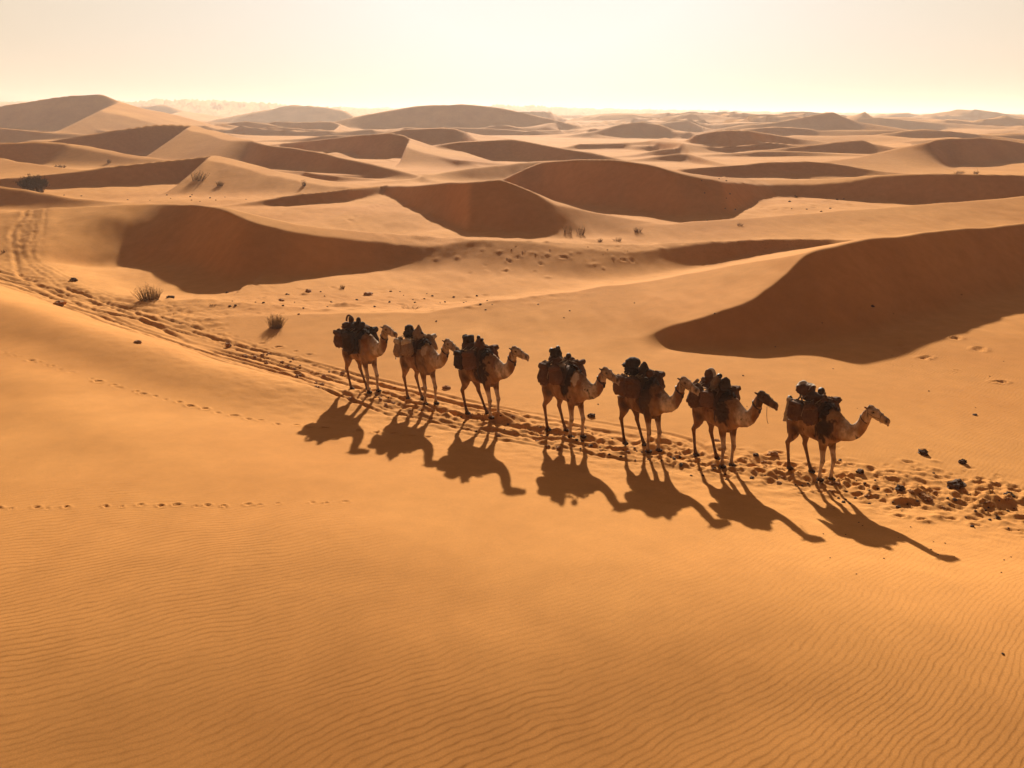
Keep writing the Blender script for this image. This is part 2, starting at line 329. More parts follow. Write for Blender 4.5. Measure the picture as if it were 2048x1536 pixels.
# sheet: polar rings out to the horizon, dense inside the view
th_in = np.linspace(-.72, .72, 860)
th_out = .72+np.cumsum(np.linspace(.004, .085, 55)); th_out = th_out[th_out < math.pi-.02]
TH = np.concatenate([-th_out[::-1], th_in, th_out])
rr = [1.2]
while rr[-1] < 6: rr.append(rr[-1]*1.06)
while rr[-1] < 60: rr.append(rr[-1]*(1.0030 if rr[-1] < 36 else 1.004))
while rr[-1] < 5200: rr.append(rr[-1]*(1.0052 if rr[-1] < 700 else 1.009))
RR = np.array(rr)
NR, NT = len(RR), len(TH)
GX = RR[:, None]*np.sin(TH)[None]; GY = RR[:, None]*np.cos(TH)[None]
GZ = ground(GX.ravel(), GY.ravel()).reshape(NR, NT)
i0, i1 = np.searchsorted(RR, 15), np.searchsorted(RR, 95); j0, j1 = np.searchsorted(TH, -.74), np.searchsorted(TH, .74)
sx = GX[i0:i1, j0:j1]; sy = GY[i0:i1, j0:j1]
dz = np.zeros(sx.shape); rough = np.zeros((NR, NT), np.float32)
TP = dense([gp(u, v) for u, v in TRACK][:10], 50)
d, arc = seg_dist(sx, sy, TP)
near = np.abs(d) < 4
dd = d[near]; ar = arc[near]; acc = np.zeros(dd.shape)
end = sstep(ar, 66, 50)                              # wheel ruts fade out where the hooves take over
for k, (off, wdt, dep) in enumerate([(-.9, .07, .05), (-.62, .06, .04), (-.2, .08, .06), (.15, .07, .05), (.55, .09, .06), (.95, .07, .045), (1.4, .08, .05), (1.75, .06, .03)]):
    wob = off+.22*vnoise(ar/5+k*9, ar*0, 70+k)+.05*vnoise(ar/.7, ar*0, 80+k)
    gate = np.clip(.75+.6*vnoise(ar/3.5, ar*0+k, 90+k), 0, 1)
    acc += -1.3*dep*gate*(np.exp(-((dd-wob)/wdt)**2)-.55*np.exp(-((dd-wob-wdt*1.9)/(wdt*1.1))**2))
tmp = np.zeros(sx.shape); tmp[near] = acc*end; dz += tmp
d2 = np.full(sx.shape, 1e9)
for li, LP_ in enumerate(LOOPS):
    dL, arL = seg_dist(sx, sy, dense([on_ground(u, v) for u, v in LP_], 60))
    near = np.abs(dL) < 5; dd = dL[near]; ar = arL[near]; acc = np.zeros(dd.shape)
    for k, (off, wdt, dep) in enumerate([[(-1.0, .08, .03), (-.6, .08, .035), (-.1, .09, .04), (.35, .08, .035), (.9, .14, .075)], [(-.6, .09, .03), (-.1, .11, .045), (.5, .09, .03)]][li]):
        wob = off+.3*vnoise(ar/6+k*9, ar*0+li, 170+k)+.07*vnoise(ar/.8, ar*0+k, 180+k); gate = np.clip(.8+.6*vnoise(ar/3, ar*0+k, 190+k), .1, 1)
        acc += -.8*dep*gate*(np.exp(-((dd-wob)/wdt)**2)-.55*np.exp(-((dd-wob-wdt*1.9)/(wdt*1.1))**2))
    acc += .04*fbm(dd/.4, ar/.3, 3, 77)*np.exp(-((dd-.3)/1.5)**2)
    tmp = np.zeros(sx.shape); tmp[near] = acc*(1-.75*sstep(ar, ar.max()*.55, ar.max()*.8)); dz += tmp; d2 = np.minimum(d2, np.abs(dL))
dT, _ = seg_dist(sx, sy, dense([gp(u, v) for u, v in TRACK], 60))
tramp = np.exp(-((dT-.3)/1.15)**2)*sstep(sx, -9, -4.5)+.35*np.exp(-((dT+1.)/2.6)**2)*sstep(sx, -26, -18)
dz += tramp*(.035*fbm(sx/.35, sy/.35, 3, 101)+.02*fbm(sx/.9, sy/.9, 2, 102))
fl = np.exp(-((sy-43.5-.06*(sx+10))/3.5)**2)*sstep(sx, -22, -14)*sstep(sx, 6, 0)
dz += fl*.03*fbm(sx/.5, sy/.5, 3, 103)
fN = np.exp(-((sy-63-.0*sx)/5)**2)*sstep(sx, -16, -6)*sstep(sx, 32, 18)
dz += fN*.045*fbm(sx/.9, sy/1.2, 4, 104)
GZ[i0:i1, j0:j1] += dz
rough[i0:i1, j0:j1] = np.clip(tramp+fl*.7+fN+np.exp(-(d2/2.6)**2)*.7, 0, 1)
for (x, y, a, c, ang, dep, rim) in STAMPS:
    r = math.hypot(x, y); t = math.atan2(x, y); ext = max(a, c)*2.6
    ia, ib = np.searchsorted(RR, r-ext), np.searchsorted(RR, r+ext); ja, jb = np.searchsorted(TH, t-ext/r), np.searchsorted(TH, t+ext/r)
    if ib-ia < 2 or jb-ja < 2: continue
    X = GX[ia:ib, ja:jb]-x; Y = GY[ia:ib, ja:jb]-y
    p = (X*math.cos(ang)+Y*math.sin(ang))/a; q = (-X*math.sin(ang)+Y*math.cos(ang))/c
    rad = np.sqrt(p*p+q*q)
    if dep > 0: GZ[ia:ib, ja:jb] += -dep*(np.exp(-(rad/.8)**4)-rim*np.exp(-((rad-1.25)/.35)**2))
    else:
        GZ[ia:ib, ja:jb] += -dep*np.clip(1-rad/1.5+.18*vnoise(X*5+x*3, Y*5, 9), 0, 1)**1.3
def gz(x, y):
    """height of the finished sheet at one point"""
    r = math.hypot(x, y); t = math.atan2(x, y)
    i = int(np.clip(np.searchsorted(RR, r)-1, 0, NR-2)); j = int(np.clip(np.searchsorted(TH, t)-1, 0, NT-2))
    a = (r-RR[i])/(RR[i+1]-RR[i]); b = (t-TH[j])/(TH[j+1]-TH[j])
    return float((GZ[i, j]*(1-a)+GZ[i+1, j]*a)*(1-b)+(GZ[i, j+1]*(1-a)+GZ[i+1, j+1]*a)*b)
def at(u, v):
    """the point of the sand that the photo shows at (u, v)"""
    z = 0.
    for _ in range(14):
        x, y = gp(u, v, z); z = .5*z+.5*gz(x, y)
    return x, y, gz(x, y)

def new_mesh(name, V, F, smooth=True):
    me = bpy.data.meshes.new(name); V = np.asarray(V, dtype=np.float32)
    me.from_pydata(V.tolist(), [], F); me.update()
    if smooth: me.polygons.foreach_set('use_smooth', [True]*len(me.polygons))
    return me
def grid_mesh(name, X, Y, Z, wrap=True):
    nr, nt = X.shape
    me = bpy.data.meshes.new(name); n = nr*nt+1
    co = np.empty((n, 3), np.float32); co[:-1, 0] = X.ravel(); co[:-1, 1] = Y.ravel(); co[:-1, 2] = Z.ravel()
    co[-1] = (0, 0, Z[0].mean())
    idx = np.arange(nr*nt).reshape(nr, nt); nx = np.roll(idx, -1, 1)
    q = np.stack([idx[:-1], nx[:-1], nx[1:], idx[1:]], -1).reshape(-1, 4)[:, ::-1]
    tri = np.stack([idx[0], nx[0], np.full(nt, nr*nt)], -1)
    me.vertices.add(n); me.vertices.foreach_set('co', co.ravel())
    lv = np.concatenate([q.ravel(), tri.ravel()]).astype(np.int32)
    me.loops.add(len(lv)); me.loops.foreach_set('vertex_index', lv)
    np_ = len(q)+len(tri); me.polygons.add(np_)
    ls = np.concatenate([np.arange(len(q))*4, len(q)*4+np.arange(len(tri))*3]).astype(np.int32)
    me.polygons.foreach_set('loop_start', ls)
    me.polygons.foreach_set('use_smooth', np.ones(np_, bool))
    me.update(calc_edges=True); me.validate()
    return me
gm = grid_mesh('sand', GX, GY, GZ)
# ripple phase: a smooth field whose level lines are the ripple crests
g = .52*GX+.045*GX**2*sstep(np.abs(GX), 0, 3)*(GX > 0)+.02*GX*np.abs(GX)*(GX < 0)*(-1)
GXc = np.clip(GX, -30, 8)
g = .5*GXc+.035*GXc**2*(GXc > 0)-.006*GXc**2*(GXc < 0)*(-1)+(GX-GXc)*1.0
phase = (GY-g+.38*fbm(GX/6, GY/6, 2, 201)+.12*fbm(GX/1.4, GY/1.4, 2, 203))/.145
phase = np.where(RR[:, None] > 400, 0, phase)
amp = (.55+.45*fbm(GX/8, GY/7, 2, 205))*(1-sstep(RR, 45, 110)[:, None])*(1-.6*rough)
def patch(u, v, a, c, k, z=0):
    x, y = gp(u, v, z); return k*np.exp(-((GX-x)/a)**2-((GY-y)/c)**2)
amp = amp*(1-.45*sstep(GY, 19, 24)*sstep(GX, 6, 2))+patch(1800, 740, 7, 5, .7)+patch(1150, 690, 4, 3, .6)+patch(830, 500, 7, 8, 1.1, .6)
for nm, arr in (('ripple_phase', phase), ('ripple_amp', amp), ('rough_ground', rough)):
    at_ = gm.attributes.new(nm, 'FLOAT', 'POINT'); vals = np.zeros(NR*NT+1, np.float32); vals[:-1] = np.asarray(arr, np.float32).ravel()
    at_.data.foreach_set('value', vals)
sand_o = bpy.data.objects.new('sand_dunes', gm); COL.objects.link(sand_o); sand_o['kind'] = 'structure'

# ------------------------------------------------------------------ materials
def nodes(m): m.use_nodes = True; t = m.node_tree; t.nodes.clear(); return t
def N(t, ty, **kw):
    n = t.nodes.new(ty)
    for k, v in kw.items():
        if k in n.inputs: n.inputs[k].default_value = v
        else: setattr(n, k, v)
    return n
def sand_material():
    m = bpy.data.materials.new('sand'); t = nodes(m); L = t.links.new
    tc = N(t, 'ShaderNodeTexCoord')
    b = N(t, 'ShaderNodeBsdfPrincipled', Roughness=.97); b.inputs['Specular IOR Level'].default_value = .02; b.inputs['Specular Tint'].default_value = (1, .62, .28, 1)
    n1 = N(t, 'ShaderNodeTexNoise', Scale=.05, Detail=5.0, Roughness=.6); L(tc.outputs['Object'], n1.inputs['Vector'])
    n2 = N(t, 'ShaderNodeTexNoise', Scale=38.0, Detail=4.0, Roughness=.75); L(tc.outputs['Object'], n2.inputs['Vector'])
    n3 = N(t, 'ShaderNodeTexNoise', Scale=1.3, Detail=5.0, Roughness=.65); L(tc.outputs['Object'], n3.inputs['Vector'])
    r1 = N(t, 'ShaderNodeValToRGB'); L(n1.outputs['Fac'], r1.inputs[0])
    r1.color_ramp.elements[0].position = .3; r1.color_ramp.elements[0].color = SAND[0]+(1,)
    r1.color_ramp.elements[1].position = .7; r1.color_ramp.elements[1].color = SAND[1]+(1,)
    # grains: small darker and lighter specks
    mr = N(t, 'ShaderNodeMapRange'); mr.inputs[1].default_value = .3; mr.inputs[2].default_value = .7; mr.inputs[3].default_value = .86; mr.inputs[4].default_value = 1.12
    L(n2.outputs['Fac'], mr.inputs[0])
    mr3 = N(t, 'ShaderNodeMapRange'); mr3.inputs[1].default_value = .3; mr3.inputs[2].default_value = .7; mr3.inputs[3].default_value = .93; mr3.inputs[4].default_value = 1.06
    L(n3.outputs['Fac'], mr3.inputs[0])
    mm = N(t, 'ShaderNodeMath', operation='MULTIPLY'); L(mr.outputs[0], mm.inputs[0]); L(mr3.outputs[0], mm.inputs[1])
    cm = N(t, 'ShaderNodeVectorMath', operation='SCALE'); L(r1.outputs[0], cm.inputs[0]); L(mm.outputs[0], cm.inputs['Scale'])
    ar = N(t, 'ShaderNodeAttribute', attribute_name='rough_ground')
    nr = N(t, 'ShaderNodeTexNoise', Scale=5.5, Detail=6.0, Roughness=.75); L(tc.outputs['Object'], nr.inputs['Vector'])
    rr_ = N(t, 'ShaderNodeMapRange'); rr_.inputs[1].default_value = .54; rr_.inputs[2].default_value = .66; rr_.inputs[3].default_value = 0.; rr_.inputs[4].default_value = .5
    L(nr.outputs['Fac'], rr_.inputs[0])
    rm = N(t, 'ShaderNodeMath', operation='MULTIPLY'); L(ar.outputs['Fac'], rm.inputs[0]); L(rr_.outputs[0], rm.inputs[1])
    mxr = N(t, 'ShaderNodeMix', data_type='RGBA'); L(rm.outputs[0], mxr.inputs[0]); L(cm.outputs[0], mxr.inputs[6]); mxr.inputs[7].default_value = (.16, .075, .03, 1)
    L(mxr.outputs[2], b.inputs['Base Color'])
    # ripples
    ap = N(t, 'ShaderNodeAttribute', attribute_name='ripple_phase'); aa = N(t, 'ShaderNodeAttribute', attribute_name='ripple_amp')
    nw = N(t, 'ShaderNodeTexNoise', Scale=1.6, Detail=3.0, Roughness=.55); L(tc.outputs['Object'], nw.inputs['Vector'])
    s1 = N(t, 'ShaderNodeMath', operation='MULTIPLY_ADD'); L(nw.outputs['Fac'], s1.inputs[0]); s1.inputs[1].default_value = 1.7; L(ap.outputs['Fac'], s1.inputs[2])
    nw2 = N(t, 'ShaderNodeTexNoise', Scale=7.0, Detail=2.0, Roughness=.5); L(tc.outputs['Object'], nw2.inputs['Vector'])
    s1b = N(t, 'ShaderNodeMath', operation='MULTIPLY_ADD'); L(nw2.outputs['Fac'], s1b.inputs[0]); s1b.inputs[1].default_value = .3; L(s1.outputs[0], s1b.inputs[2])
    fr = N(t, 'ShaderNodeMath', operation='FRACT'); L(s1b.outputs[0], fr.inputs[0])
    rc = N(t, 'ShaderNodeFloatCurve'); L(fr.outputs[0], rc.inputs['Value'])
    c = rc.mapping.curves[0]; c.points[0].location = (0, 0); c.points[1].location = (1, 0)
    for p in ((.2, .2), (.5, .72), (.66, 1.0), (.78, .85), (.92, .25)): c.points.new(*p)
    rc.mapping.update()
    ml = N(t, 'ShaderNodeMath', operation='MULTIPLY'); L(rc.outputs[0], ml.inputs[0]); L(aa.outputs['Fac'], ml.inputs[1])
    ma = N(t, 'ShaderNodeMath', operation='MULTIPLY_ADD'); L(n2.outputs['Fac'], ma.inputs[0]); ma.inputs[1].default_value = .22; L(ml.outputs[0], ma.inputs[2])
    mb = N(t, 'ShaderNodeMath', operation='MULTIPLY'); L(nr.outputs['Fac'], mb.inputs[0]); L(ar.outputs['Fac'], mb.inputs[1])
    mc = N(t, 'ShaderNodeMath', operation='MULTIPLY_ADD'); L(mb.outputs[0], mc.inputs[0]); mc.inputs[1].default_value = 2.2; L(ma.outputs[0], mc.inputs[2])
    bp = N(t, 'ShaderNodeBump', Strength=1.0, Distance=RIP); L(mc.outputs[0], bp.inputs['Height'])
    L(bp.outputs[0], b.inputs['Normal'])
    o = N(t, 'ShaderNodeOutputMaterial'); L(b.outputs[0], o.inputs[0])
    return m
SAND = ((.51, .219, .062), (.65, .308, .094)); RIP = .0023
sand_o.data.materials.append(sand_material())

def simple(name, c1, c2, scale=6., rough=.9, bump=.01, det=4.0, stretch=None, attr=None, spec=.2, weave=0, sheen=0):
    m = bpy.data.materials.new(name); t = nodes(m); L = t.links.new
    tc = N(t, 'ShaderNodeTexCoord'); src = tc.outputs['Object']
    if stretch:
        mp = N(t, 'ShaderNodeMapping'); mp.inputs['Scale'].default_value = stretch; L(src, mp.inputs[0]); src = mp.outputs[0]
    n = N(t, 'ShaderNodeTexNoise', Scale=scale, Detail=det, Roughness=.65); L(src, n.inputs['Vector'])
    r = N(t, 'ShaderNodeValToRGB'); L(n.outputs['Fac'], r.inputs[0])
    r.color_ramp.elements[0].position = .32; r.color_ramp.elements[0].color = c1+(1,); r.color_ramp.elements[1].position = .68; r.color_ramp.elements[1].color = c2+(1,)
    b = N(t, 'ShaderNodeBsdfPrincipled', Roughness=rough); b.inputs['Specular IOR Level'].default_value = spec
    col = r.outputs[0]
    if attr:
        a = N(t, 'ShaderNodeAttribute', attribute_name=attr); x = N(t, 'ShaderNodeMix', data_type='RGBA', blend_type='MULTIPLY'); x.inputs[0].default_value = 1
        L(a.outputs['Color'], x.inputs[6]); L(col, x.inputs[7]); col = x.outputs[2]
    L(col, b.inputs['Base Color'])
    if sheen: b.inputs['Sheen Weight'].default_value = sheen; b.inputs['Sheen Roughness'].default_value = .5; b.inputs['Sheen Tint'].default_value = (1, .85, .65, 1)
    n2 = N(t, 'ShaderNodeTexNoise', Scale=scale*5, Detail=4.0, Roughness=.7); L(src, n2.inputs['Vector'])
    bp = N(t, 'ShaderNodeBump', Strength=.8, Distance=bump); L(n2.outputs['Fac'], bp.inputs['Height']); L(bp.outputs[0], b.inputs['Normal'])
    o = N(t, 'ShaderNodeOutputMaterial'); L(b.outputs[0], o.inputs[0]); return m
M = {
 'coat': simple('camel_coat', (.72, .72, .72), (1.15, 1.15, 1.15), 9., .95, .02, 6.0, stretch=(1, 1, .45), attr='coat', spec=.1, sheen=.12),
 'eye': simple('eye_dark', (.01, .008, .006), (.02, .014, .01), 20., .25, .001, spec=.5),
 'hair': simple('camel_hair', (.30, .19, .10), (.5, .33, .18), 30., .9, .002, sheen=.3),
 'black': simple('black_cloth', (.028, .015, .010), (.075, .040, .023), 14., .95, .01),
 'brown': simple('brown_canvas', (.075, .033, .016), (.15, .068, .033), 12., .95, .012),
 'russet': simple('russet_blanket', (.11, .047, .024), (.19, .088, .044), 16., .95, .012, stretch=(1, 1, 3)),
 'tan': simple('tan_sackcloth', (.20, .12, .07), (.34, .22, .13), 18., .95, .01),
 'pale': simple('pale_cloth', (.36, .28, .21), (.55, .46, .36), 14., .95, .01),
 'rope': simple('rope', (.22, .13, .065), (.38, .24, .13), 60., .9, .003),
 'leather': simple('dark_leather', (.018, .008, .005), (.045, .02, .011), 25., .6, .004, spec=.4),
 'wood': simple('worn_wood', (.09, .045, .02), (.17, .09, .045), 20., .75, .004, stretch=(1, 1, .2)),
 'metal': simple('blackened_metal', (.02, .015, .012), (.05, .035, .03), 10., .45, .002, spec=.6),
 'rock': simple('dark_rock', (.06, .028, .014), (.14, .070, .034), 9., .9, .02),
 'clod': simple('sand_clod', (.34, .155, .052), (.48, .225, .075), 12., .95, .02),
 'twig': simple('dry_stem', (.16, .085, .035), (.28, .16, .07), 10., .9, .003),
 'grass': simple('dry_grass', (.20, .12, .05), (.36, .23, .10), 8., .9, .002),
 'leaf': simple('shrub_leaf', (.06, .028, .012), (.13, .065, .026), 6., .9, .002),
}

# ------------------------------------------------------------------ builders
class MB:
    def __init__(s): s.v = []; s.f = []
    def add(s, V, F):
        o = len(s.v); s.v += [tuple(p) for p in V]; s.f += [tuple(i+o for i in f) for f in F]; return s
    def tube(s, pts, rad, n=8, cap=True, flat=None):
        """swept tube; rad: float or list of float / (side, up)"""
        P = [Vector(p) for p in pts]; V = []; F = []; k = len(P)
        for i, p in enumerate(P):
            T = (P[min(i+1, k-1)]-P[max(i-1, 0)]).normalized()
            side = Vector((0, 1, 0)) if abs(T.y) < .9 else Vector((1, 0, 0))
            up = side.cross(T).normalized() if flat is None else flat.cross(T).normalized()
            side = T.cross(up).normalized()
            r = rad[i] if isinstance(rad, (list, tuple)) else rad
            a, b = r if isinstance(r, (list, tuple)) else (r, r)
            for j in range(n):
                q = 2*math.pi*j/n; V.append(p+side*a*math.cos(q)+up*b*math.sin(q))
        for i in range(k-1):
            for j in range(n):
                F.append((i*n+j, i*n+(j+1) % n, (i+1)*n+(j+1) % n, (i+1)*n+j))
        if cap: F.append(tuple(range(n-1, -1, -1))); F.append(tuple((k-1)*n+j for j in range(n)))
        return s.add(V, F)
    def blob(s, c, r, seed=0, amp=.1, e=.8, nu=22, nv=14, sag=0., M3=None, fr=2.2, taper=0., crease=0.):
        """soft superellipsoid sack with folds"""
        V = []; F = []
        sp = lambda x, p: math.copysign(abs(x)**p, x)
        for i in range(nv+1):
            ph = -math.pi/2+math.pi*i/nv
            for j in range(nu):
                t = 2*math.pi*j/nu
                d = Vector((sp(math.cos(ph), e)*sp(math.cos(t), e), sp(math.cos(ph), e)*sp(math.sin(t), e), sp(math.sin(ph), e)))
                nn = mnoise.fractal(d*fr+Vector((seed*7.1, seed*3.3, 0)), .7, 2, 3)
                k = 1+amp*nn
                if crease: k -= crease*max(0, math.sin(t*3+d.z*4+seed))**6
                if d.z > 0: wx = 1-taper*d.z
                else: wx = 1+sag*(-d.z)
                p = Vector((d.x*r[0]*k*wx, d.y*r[1]*k*wx, d.z*r[2]*k))
                if M3: p = M3 @ p
                V.append(p+Vector(c))
        for i in range(nv):
            for j in range(nu):
                F.append((i*nu+j, i*nu+(j+1) % nu, (i+1)*nu+(j+1) % nu, (i+1)*nu+j))
        return s.add(V, F)
    def sheet(s, G, th):
        """thick sheet from a grid of points G[i][j]"""
        ni, nj = len(G), len(G[0]); V = []; F = []
        nrm = []
        for i in range(ni):
            for j in range(nj):
                a = G[min(i+1, ni-1)][j]-G[max(i-1, 0)][j]; b = G[i][min(j+1, nj-1)]-G[i][max(j-1, 0)]
                nrm.append(a.cross(b).normalized())
        for k, sg in ((0, 1), (1, -1)):
            for i in range(ni):
                for j in range(nj): V.append(G[i][j]+nrm[i*nj+j]*(th*.5*sg))
        o = ni*nj
        for i in range(ni-1):
            for j in range(nj-1):
                q = (i*nj+j, i*nj+j+1, (i+1)*nj+j+1, (i+1)*nj+j)
                F.append(q[::-1]); F.append(tuple(x+o for x in q))
        for i in range(ni-1):
            for j in (0, nj-1): a, b = i*nj+j, (i+1)*nj+j; F.append((a, b, b+o, a+o) if j == 0 else (b, a, a+o, b+o))
        for j in range(nj-1):
            for i in (0, ni-1): a, b = i*nj+j, i*nj+j+1; F.append((b, a, a+o, b+o) if i == 0 else (a, b, b+o, a+o))
        return s.add(V, F)
    def obj(s, name, mat, parent=None, off=(0, 0, 0), M4=None, smooth=True):
        V = np.array([tuple(p) for p in s.v])-np.array(off)
        me = new_mesh(name, V, s.f, smooth); me.materials.append(mat)
        o = bpy.data.objects.new(name, me); COL.objects.link(o)
        if parent: o.parent = parent
        if M4 is not None: o.matrix_world = M4
        return o
def tag(o, label, cat, group=None, kind=None):
    if label: o['label'] = label
    if cat: o['category'] = cat
    if group: o['group'] = group
    if kind: o['kind'] = kind
    return o
def empty(name, M4):
    o = bpy.data.objects.new(name, None); COL.objects.link(o); o.matrix_world = M4; o.empty_display_size = .2; return o

# torso sections: x, top, bottom, half width
TOR = [(-.01, 1.56, 1.34, .06), (.07, 1.68, 1.14, .18), (.22, 1.76, 1.05, .26), (.45, 1.82, 1.08, .29), (.70, 1.90, 1.09, .33), (.95, 1.99, 1.06, .33), (1.15, 2.07, 1.04, .30), (1.32, 2.07, 1.05, .265), (1.48, 2.0, 1.10, .225), (1.62, 1.90, 1.17, .18), (1.72, 1.80, 1.26, .12)]
TA = np.array(TOR)
def tor(x): return tuple(float(np.interp(x, TA[:, 0], TA[:, i])) for i in (1, 2, 3))
def camel_body(cfg, seed):
    rnd = random.Random(seed); b = MB()
    P = [(x, 0, (a+c)/2) for x, a, c, w_ in TOR]; b.tube(P, [(w_, (a-c)/2) for x, a, c, w_ in TOR], n=20)
    b.tube([(.35, 0, 1.22), (.7, 0, 1.27), (1.1, 0, 1.25), (1.4, 0, 1.27)], [(.17, .12), (.27, .19), (.27, .2), (.16, .13)], n=14)
    b.blob((.75, 0, 1.92), (.42, .19, .22), amp=.03, e=1)
    nl, nk = cfg.get('lift', 0), cfg.get('fwd', 0)
    nk_pts = [((1.40, 0, 1.60), (.20, .38)), ((1.60, 0, 1.57), (.175, .31)), ((1.78, 0, 1.545), (.15, .255)), ((1.93+nk*.3, 0, 1.56), (.13, .215)), ((2.07+nk*.6, 0, 1.63+nl*.2), (.112, .185)), ((2.175+nk, 0, 1.75+nl*.45), (.10, .165)), ((2.24+nk, 0, 1.89+nl*.7), (.092, .15)), ((2.29+nk, 0, 2.04+nl), (.09, .14)), ((2.34+nk, 0, 2.17+nl), (.09, .125))]
    b.tube([p for p, r in nk_pts], [(r[0]*1.1, r[1]*1.08) for p, r in nk_pts], n=16)
    hp = Matrix.Translation((2.34+nk, 0, 2.21+nl)) @ Matrix.Rotation(cfg.get('nod', 0)-.06, 4, 'Y') @ Matrix.Diagonal((1.10, 1.24, 1.32, 1))
    def hh(p): return hp @ Vector(p)
    sec = [((-.06, 0, .0), (.05, .06)), ((.0, 0, .02), (.09, .115)), ((.09, 0, .028), (.098, .128)), ((.19, 0, .012), (.092, .122)), ((.29, 0, -.022), (.072, .10)), ((.39, 0, -.055), (.064, .088)), ((.47, 0, -.078), (.068, .09)), ((.525, 0, -.10), (.066, .084)), ((.565, 0, -.12), (.042, .052))]
    b.tube([hh(p) for p, r in sec], [r for p, r in sec], n=16)
    b.blob(hh((.06, 0, .105)), (.085, .06, .045), amp=.1, e=1)            # poll tuft
    b.blob(hh((.54, 0, -.165)), (.035, .032, .035), amp=.05, e=1)        # lower lip
    b.tube([hh((.08, 0, -.05)), hh((.22, 0, -.09)), hh((.38, 0, -.125)), hh((.52, 0, -.15))], [(.06, .05), (.055, .045), (.04, .032), (.03, .025)], n=10)
    for sg in (-1, 1):
        b.blob(hh((.175, sg*.078, .065)), (.06, .022, .022), amp=.02, e=1, nu=10, nv=8)   # brow
        b.blob(hh((.50, sg*.043, -.045)), (.035, .018, .022), amp=.02, e=1, nu=10, nv=8)  # nostril
        a = hh((-.01, sg*.07, .07)); c = hh((-.065, sg*.115, .105))
        b.tube([a, (a+c)/2, c], [(.03, .03), (.034, .026), (.012, .012)], n=8)
    # legs
    st = cfg.get('st', (0, 0, 0, 0))
    feet = []
    for sg, ahead, dx in ((-1, 0, st[0]), (1, .42, st[1])):
        y = sg*.155
        pts = [((.26, y*.95, 1.45), (.13, .25)), ((.27+ahead*.12, y*1.15, 1.22), (.125, .20)), ((.27+ahead*.35, y*1.15, 1.05), (.10, .145)), ((.21+ahead*.6, y*1.1, .92), (.072, .092)), ((.14+ahead*.78+dx*.6, y*1.05, .83), (.055, .068)), ((.105+ahead*.85+dx*.7, y*1.02, .765), (.055, .07)), ((.125+ahead*.9+dx*.8, y, .68), (.042, .055)), ((.165+ahead+dx*.9, y, .5), (.035, .042)), ((.205+ahead*1.1+dx, y, .3), (.034, .04)), ((.24+ahead*1.2+dx, y, .15), (.042, .048)), ((.27+ahead*1.24+dx, y, .08), (.055, .06))]
        b.tube([p for p, r in pts], [(r[0]*1.14, r[1]*1.14) for p, r in pts], n=12)
        fx = .30+ahead*1.24+dx; feet.append((fx, y))
        b.blob((fx, y, .045), (.115, .078, .05), amp=.05, e=.8, nu=14, nv=8)
    for sg, ahead, dx in ((-1, 0, st[2]), (1, .14, st[3])):
        y = sg*.15
        pts = [((1.27, y*1.1, 1.62), (.10, .20)), ((1.27, y*1.25, 1.38), (.115, .185)), ((1.25+ahead*.2, y*1.2, 1.17), (.095, .145)), ((1.25+ahead*.5, y*1.1, 1.0), (.075, .105)), ((1.27+ahead*.7+dx*.4, y*1.05, .82), (.056, .075)), ((1.29+ahead*.9+dx*.6, y, .66), (.052, .06)), ((1.30+ahead+dx*.7, y, .585), (.062, .068)), ((1.29+ahead+dx*.8, y, .50), (.05, .052)), ((1.275+ahead+dx*.9, y, .38), (.037, .041)), ((1.27+ahead+dx, y, .24), (.036, .04)), ((1.27+ahead+dx, y, .13), (.045, .048)), ((1.285+ahead+dx, y, .07), (.056, .058))]
        b.tube([p for p, r in pts], [(r[0]*1.14, r[1]*1.14) for p, r in pts], n=12)
        fx = 1.31+ahead+dx; feet.append((fx, y))
        b.blob((fx, y, .045), (.12, .085, .05), amp=.05, e=.8, nu=14, nv=8)
    b.tube([(.02, 0, 1.56), (-.06, .01, 1.45), (-.075, .02, 1.25), (-.06, .02, 1.05), (-.05, .02, .92)], [.045, .03, .022, .03, .012], n=8)
    b.blob((1.3, 0, 1.06), (.12, .11, .07), amp=.05, e=1)                # chest pad
    me = new_mesh('tmp', np.array([tuple(p) for p in b.v]), b.f)
    o = bpy.data.objects.new('tmp', me); COL.objects.link(o)
    r = o.modifiers.new('r', 'REMESH'); r.mode = 'VOXEL'; r.voxel_size = .0165; r.use_smooth_shade = True
    s = o.modifiers.new('s', 'SMOOTH'); s.factor = .5; s.iterations = 4
    dg = bpy.context.evaluated_depsgraph_get(); dg.update()
    out = bpy.data.meshes.new_from_object(o.evaluated_get(dg)); bpy.data.objects.remove(o)
    out.name = 'camel_body'
    n = len(out.vertices); co = np.empty(n*3, np.float32); out.vertices.foreach_get('co', co); co = co.reshape(-1, 3)
    # shaggy relief of the coat
    nr = np.empty(n*3, np.float32); out.vertices.foreach_get('normal', nr); nr = nr.reshape(-1, 3)
    nz = vnoise(co[:, 0]*22+seed, co[:, 2]*14+co[:, 1]*19, 7)+.6*vnoise(co[:, 0]*50, co[:, 2]*34+co[:, 1]*40, 8)
    hmask = sstep(co[:, 2], 1.0, 1.3)
    co += nr*(nz*.0045*(.4+hmask))[:, None]
    # sink eye sockets
    for sg in (-1, 1):
        e = np.array(hh((.185, sg*.098, .035))); dd = np.linalg.norm(co-e, axis=1)
        co -= nr*(.012*np.exp(-(dd/.028)**2))[:, None]
        e = np.array(hh((.535, sg*.05, -.06))); dd = np.linalg.norm(co-e, axis=1)
        co -= nr*(.012*np.exp(-(dd/.016)**2))[:, None]
    out.vertices.foreach_set('co', co.ravel().astype(np.float32))
    # coat pattern, plus painted shade in the flank fold
    X, Y, Z = co[:, 0], co[:, 1], co[:, 2]
